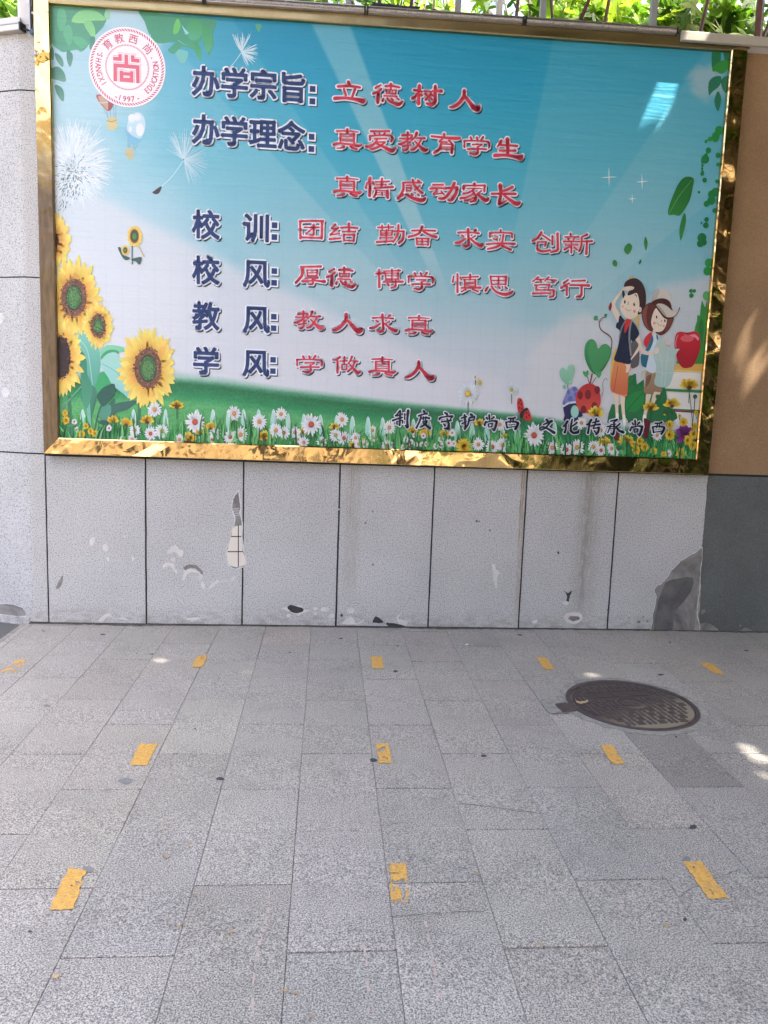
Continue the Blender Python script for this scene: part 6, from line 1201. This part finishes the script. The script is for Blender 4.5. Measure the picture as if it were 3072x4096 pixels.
b.add([(*W2(p), .001) for p in P] + [(*W2(p), .0055) for p in P], [tuple(range(14, 28))] + [(k, (k + 1) % 14, 14 + (k + 1) % 14, 14 + k) for k in range(14)])
for p in ((-.02, .01), (.015, .012), (-.016, -.012), (.018, -.01)): bar(b, p, .026, .007, False, .0075)
link('centre_boss', fix(b.mesh('centre_boss')), M['iron_raised'], lid, True)
b = MB()
for dy in (0, .068): bar(b, (0, off + dy), .31, .006, False)
for k_ in range(6):                                    # worn illegible casting between the two lines
    x = -.115 + k_ * .046
    for s in range(3): bar(b, (x + rr.uniform(-.006, .006), off + .018 + s * .016), rr.uniform(.012, .024), .0055, rr.random() < .35, .0040 + .0001 * s + .00003 * k_)
link('cast_band', fix(b.mesh('cast_band')), M['iron_raised'], lid, True)
q = [np.array(onG(*zz('M', p))[:2]) - MH for p in ((283, 370), (372, 358), (470, 405), (450, 425), (345, 434))]; b = MB(); n = len(q); b.add([(*p, -.01) for p in q] + [(*p, .0062) for p in q], [tuple(range(n, 2 * n))] + [(k, (k + 1) % n, n + (k + 1) % n, n + k) for k in range(n)]); o = link('hinge_tab', fix(b.mesh('hinge_tab')), M['iron'], mh, True); bevel(o, .002)

# litter: dry flecks, one curled leaf, a paper scrap, weeds
def fleck(u, v, s, seed_, label, m='dry', group='dry leaf flecks on the paving', name='leaf_fleck'):
    r = random.Random(seed_); p = onG(u, v); n = 7; z = gtop(p[0], p[1]); a0 = r.uniform(0, 6.28); P = []
    for k in range(n): t = 2 * math.pi * k / n; x, y = s * math.cos(t) * r.uniform(.8, 1.3), s * .55 * math.sin(t) * r.uniform(.7, 1.2); P.append((p[0] + x * math.cos(a0) - y * math.sin(a0), p[1] + x * math.sin(a0) + y * math.cos(a0), z + .002 + r.uniform(0, .35) * s))
    b = MB(); b.add([(p[0], p[1], z + .0022)] + P, [(0, k + 1, (k + 1) % n + 1) for k in range(n)]); return thing(link(name, b.mesh(name), M[m]), label, 'leaf' if name != 'paper_scrap' else 'paper', group)
FL = [(662, 3431, 'reddish'), (690, 3386, 0), (757, 3379, 0), (782, 3587, 0), (859, 3623, 0), (817, 3684, 0), (676, 3695, 0), (711, 3709, 0), (736, 3700, 0), (898, 3751, 0), (929, 3730, 0), (1180, 3976, 0), (1137, 3968, 0), (963, 3422, 0), (375, 3305, 0), (660, 3291, 0), (2161, 3783, 0), (1911, 3501, 0), (2666, 3707, 'brown'), (583, 3090, 0), (717, 2698, 0), (690, 3140, 0), (1345, 3030, 0), (1240, 4072, 0), (802, 3377, 0), (1573, 3077, 0), (1900, 3090, 0), (1647, 2996, 0), (225, 3912, 'pale')]
for i, (u, v, k_) in enumerate(FL):
    lb = {'reddish': 'small reddish dry leaf fleck right of the large lower left dash', 'brown': 'brown dry leaf fleck near the lower right paving joint', 'pale': 'pale dry leaf fleck near the bottom left corner of the paving'}.get(k_, 'tiny pale dry leaf fleck lying on the grey paving')
    o = fleck(u, v, random.uniform(.005, .009) if not k_ else .012, i, lb)
fleck(1868, 2583, .022, 90, 'white paper scrap on the paving near the wall foot', 'paper', None, 'paper_scrap')
b = MB(); q = [np.array(onG(*zz('M', p))) for p in ((448, 340), (452, 362), (480, 372), (520, 368), (550, 356))]
for k in range(4):
    a_, c_ = q[k], q[k + 1]; wv = np.array((0, .012 if k < 1 else .007, 0)); z = mz + .009
    b.add([(*(a_ - wv)[:2], z + .004 * (k % 2)), (*(c_ - wv * .8)[:2], z + .004), (*(c_ + wv * .8)[:2], z + .010), (*(a_ + wv)[:2], z + .008)], [(0, 1, 2, 3)])
thing(link('curled_leaf', b.mesh('curled_leaf'), M['dry']), 'curled tan dry leaf lying on the manhole cover', 'leaf')
for u, v, n, lb in ((2612, 2522, 26, 'small green weed at the foot of the grey cement repair'), (178, 2528, 8, 'pale thin weed by the wall foot at the left')):
    p = onG(u, v); r = random.Random(n); b = MB()
    for i in range(n):
        t = r.uniform(0, 6.28); l = r.uniform(.015, .04); w_ = .0035; dx, dy = math.cos(t), math.sin(t) * .5 - .3; x, y, z = p[0] + r.uniform(-.015, .015), min(p[1], -.012), gtop(p[0], p[1])
        b.add([(x - w_ * dy, y + w_ * dx, z), (x + w_ * dy, y - w_ * dx, z), (x + dx * l, y + dy * l, z + l * r.uniform(.3, .9))], [(0, 1, 2)], lin((104, 140, 62)))
    thing(link('weed_tuft', b.mesh('weed_tuft', color=True), M['grass']), lb, 'weed')

# ------------------------------------------------------------ street trees that shade the pavement, and the far side of the street
S3 = np.array(SUN)
HOLES = []                                             # (point on a lit spot, radius): gaps between the boughs
for u, v, r in ((2672, 300, .085), (2650, 400, .06), (2590, 570, .03)): HOLES.append((onY(u, v, -.04), r))
for u, v, r in ((3030, 1230, .03), (2985, 1370, .03), (3040, 1460, .03), (3050, 225, .02)): HOLES.append((onY(u, v, 0.), r))
for u, v, r in ((1840, 1420, .0), (432, 1165, .02), (1045, 2220, .0)): HOLES.append((onY(u, v, 0.), r))
for u, v, r in ((2745, 2948, .024), (3000, 2985, .016), (3060, 3035, .035), (3066, 3110, .03), (2930, 2900, -.02), (2985, 3085, .0), (2376, 2706, .03), (985, 2688, .022), (1170, 2664, .01), (1330, 2670, .01), (1060, 2705, -.02), (610, 2645, .01), (345, 2848, .01), (1240, 2512, .02), (520, 3745, .01)): HOLES.append((onG(u, v), r))
def shade_tree(x, y, label, s, clumps, n):
    r = np.random.default_rng(s); t = empty('street_tree', (x, y, gz(x, y)), label, 'tree', 'street trees by the kerb'); P = cloud(n, clumps, r)
    for p, rad in HOLES:
        d = P - p; k = d @ S3; dist = np.linalg.norm(d - k[:, None] * S3, axis=1); P = P[dist > rad + .105]
    TM = [(.75 * math.cos(q_) * (1 if i % 2 else .8), .75 * math.sin(q_) * (1 if i % 2 else .8)) for i, q_ in enumerate(np.arange(0, 6.2, math.pi / 4))]
    link('crown', leaf_mesh('crown', P, .20, (.2, -.2, 1.), GREENS, TM, .55, s), M['leaf'], t)
    b = MB(); b.tube([(x, y, gz(x, y) - .05), (x + .05, y, 1.5), (x, y + .05, 3.2), (x - .1, y + .1, 4.6)], [.2, .16, .14, .1], 12)
    for c, sz, f in clumps[::2]: b.tube([(x, y + .05, 3.1), ((x + c[0]) / 2, (y + c[1]) / 2, (3.4 + c[2]) / 2 + .3), (c[0], c[1], c[2])], [.08, .05, .015], 7)
    link('trunk', b.mesh('trunk', True), M['bark'], t)
r = np.random.default_rng(77)
def grid_clumps(x0, x1, y0, y1):
    out = []
    for xx in np.arange(x0, x1, .85):
        for yy in np.linspace(y0, y1, 11): out.append(((xx + r.uniform(-.2, .2), yy + r.uniform(-.2, .2), 6.0 + r.uniform(-.35, .5)), (.75, .75, .45), 1))
    out = [o for o in out if o[0][1] > -2.3 or o[0][0] > 2.2]; n = len(out); return [(c, s, 1 / n) for c, s, _ in out]
shade_tree(7.0, -6.9, 'leafy street tree by the kerb to the right of the viewer', 51, grid_clumps(4.9, 10.4, -9.4, -.62), 37000)
shade_tree(1.0, -7.3, 'leafy street tree by the kerb behind the viewer', 52, grid_clumps(.1, 5.2, -9.4, -.62), 33000)
shade_tree(9.6, -5.6, 'unseen low tree added at the far right to darken that side', 53, [((x + .3 * math.sin(y * 7), y, z), (.9, .9, .8), 1 / 45) for x in (8.6, 9.8, 11.) for y in (-8.2, -6.6, -5., -3.4, -1.9) for z in (2.3, 3.8, 5.2)], 9000)  # added out of view to block sky light from the right
far = empty('street_building', (2, -27, -.2), 'pale four storey building across the street with rows of windows', 'building')
b = MB(); b.box((-26, -36, -.3), (30, -28, 11)); link('wall', b.mesh('wall'), mat_simple('pale_render', (206, 190, 166), .9, 0, .08, 2), far)
b = MB(); WN = mat_simple('dark_window', (46, 54, 62), .15, 0, .2, 2, .0)
for i in range(13):
    for j in range(4): b = MB(); b.box((-24 + i * 4.1, -28.05, 1. + j * 2.6), (-22 + i * 4.1, -27.95, 2.5 + j * 2.6)); link('window', b.mesh('window'), WN, far)

added_hedge = empty('added_hedge', (9, -9.3, -.2), 'unseen dark green leaf row added to darken the frame reflections', 'added_hedge'); r = np.random.default_rng(8)  # added out of view so the right of the frame mirrors something dark
P = np.stack([r.uniform(3.3, 16, 9600), -9.3 + r.uniform(-.45, .45, 9600), -.1 + 2.6 * r.uniform(0, 1, 9600)], -1)
P = P[r.uniform(0, 1, len(P)) < np.clip((P[:, 0] - 2.6) / 4.5, .08, 1)]
link('foliage', leaf_mesh('foliage', P, .13, (0, .6, .5), [(52, 80, 36), (44, 70, 34), (66, 94, 42)], [(.7 * math.cos(t), .7 * math.sin(t)) for t in np.arange(0, 6.2, 1.05)], .6, 8), M['leaf'], added_hedge)
b = MB(); b.box((6.6, -9.4, -.2), (15.9, -9.1, 2.2)); link('hedge_core', b.mesh('hedge_core'), M['bark'], added_hedge)

# the person taking the picture stands behind the camera, mirrored in the gold frame
def skin_person(x, y, label):
    z0 = gz(x, y); t = empty('person', (x, y, z0), label, 'person'); V = []; E = []; R_ = []
    def v(p, r, par=None): V.append(p); R_.append(r); (E.append((par, len(V) - 1)) if par is not None else None); return len(V) - 1
    pel = v((0, 0, .95), .15); ab = v((0, .0, 1.12), .135, pel); ch = v((0, .01, 1.32), .16, ab); up = v((0, 0, 1.45), .11, ch); nk = v((0, .0, 1.53), .055, up); h1 = v((0, .015, 1.60), .075, nk); h2 = v((0, .02, 1.69), .092, h1); v((0, .01, 1.76), .06, h2)
    for s in (-1, 1):
        hp = v((s * .10, 0, .88), .095, pel); kn = v((s * .115, .02, .50), .062, hp); an = v((s * .12, -.02, .09), .04, kn); hl = v((s * .12, .02, .04), .042, an); v((s * .13, .14, .03), .034, hl)
        sh = v((s * .18, 0, 1.42), .062, up); el = v((s * .25, .05, 1.16), .045, sh); wr = v((s * .085, .33, 1.33), .03, el); pm = v((s * .075, .39, 1.365), .026, wr)
        for k in range(4): f1 = v((s * (.078 - .004 * k), .425 + .004 * k, 1.345 + .019 * k), .009, pm); f2 = v((s * (.05 - .002 * k), .452, 1.348 + .018 * k), .008, f1); v((s * (.026 - .003 * k), .444, 1.35 + .017 * k), .007, f2)
        th = v((s * .055, .395, 1.395), .010, pm); v((s * .03, .410, 1.40), .008, th)
    me = bpy.data.meshes.new('body'); me.from_pydata(V, E, []); o = link('body', me, [mat_simple('skin_tone', (196, 152, 124), .55, 0, .06, 20, .05)], t, True)
    o.modifiers.new('skin', 'SKIN'); 
    for i, d in enumerate(me.skin_vertices[0].data): d.radius = (R_[i],) * 2; d.use_root = i == 0
    ss = o.modifiers.new('sub', 'SUBSURF'); ss.levels = ss.render_levels = 2
    def shell(name, rgb, pts, rs, n=18):
        b = MB(); b.tube(pts, rs, n, caps=False); q = link(name, b.mesh(name, True), mat_simple(name, rgb, .85, 0, .15, 16, .2), t, True); return q
    shell('shirt', (40, 44, 52), [(0, 0, .90), (0, 0, 1.1), (0, .01, 1.30), (0, 0, 1.44), (0, 0, 1.50)], [.19, .18, .205, .17, .08])
    for s in (-1, 1): shell('sleeve', (40, 44, 52), [(s * .13, 0, 1.43), (s * .2, .01, 1.38), (s * .235, .04, 1.24)], [.085, .08, .066]); shell('trouser_leg', (62, 62, 66), [(s * .09, 0, .96), (s * .11, .01, .6), (s * .12, -.01, .12)], [.135, .095, .07])
    bm = bmesh.new(); bmesh.ops.create_uvsphere(bm, u_segments=18, v_segments=12, radius=.108); bmesh.ops.translate(bm, vec=(0, -.012, 1.70), verts=bm.verts); bmesh.ops.delete(bm, geom=[q for q in bm.verts if q.co.y > .05 and q.co.z < 1.74 or q.co.z < 1.62], context='VERTS'); me = bpy.data.meshes.new('hair'); bm.to_mesh(me); bm.free(); link('hair', me, M['black'], t, True)
    b = MB()
    for s in (-1, 1): b.tube([(s * .034, .098, 1.665), (s * .034, .106, 1.665)], [.013, .009], 10)
    link('eyes', b.mesh('eyes'), M['black'], t, True); b = MB(); b.tube([(0, .10, 1.675), (0, .128, 1.64), (0, .108, 1.63)], [.008, .014, .012], 8); link('nose', b.mesh('nose'), mat_simple('skin_tone', (196, 152, 124), .55), t, True)
    b = MB(); b.box((-.038, .432, 1.30), (.038, .440, 1.46)); ph = thing(link('phone', b.mesh('phone'), M['black']), 'black phone held up by the person behind the viewer', 'phone'); ph.location = (x, y, z0); bevel(ph, .004)
skin_person(1.716, -5.255, 'person in a dark shirt holding up a phone, mirrored in the gold frame')
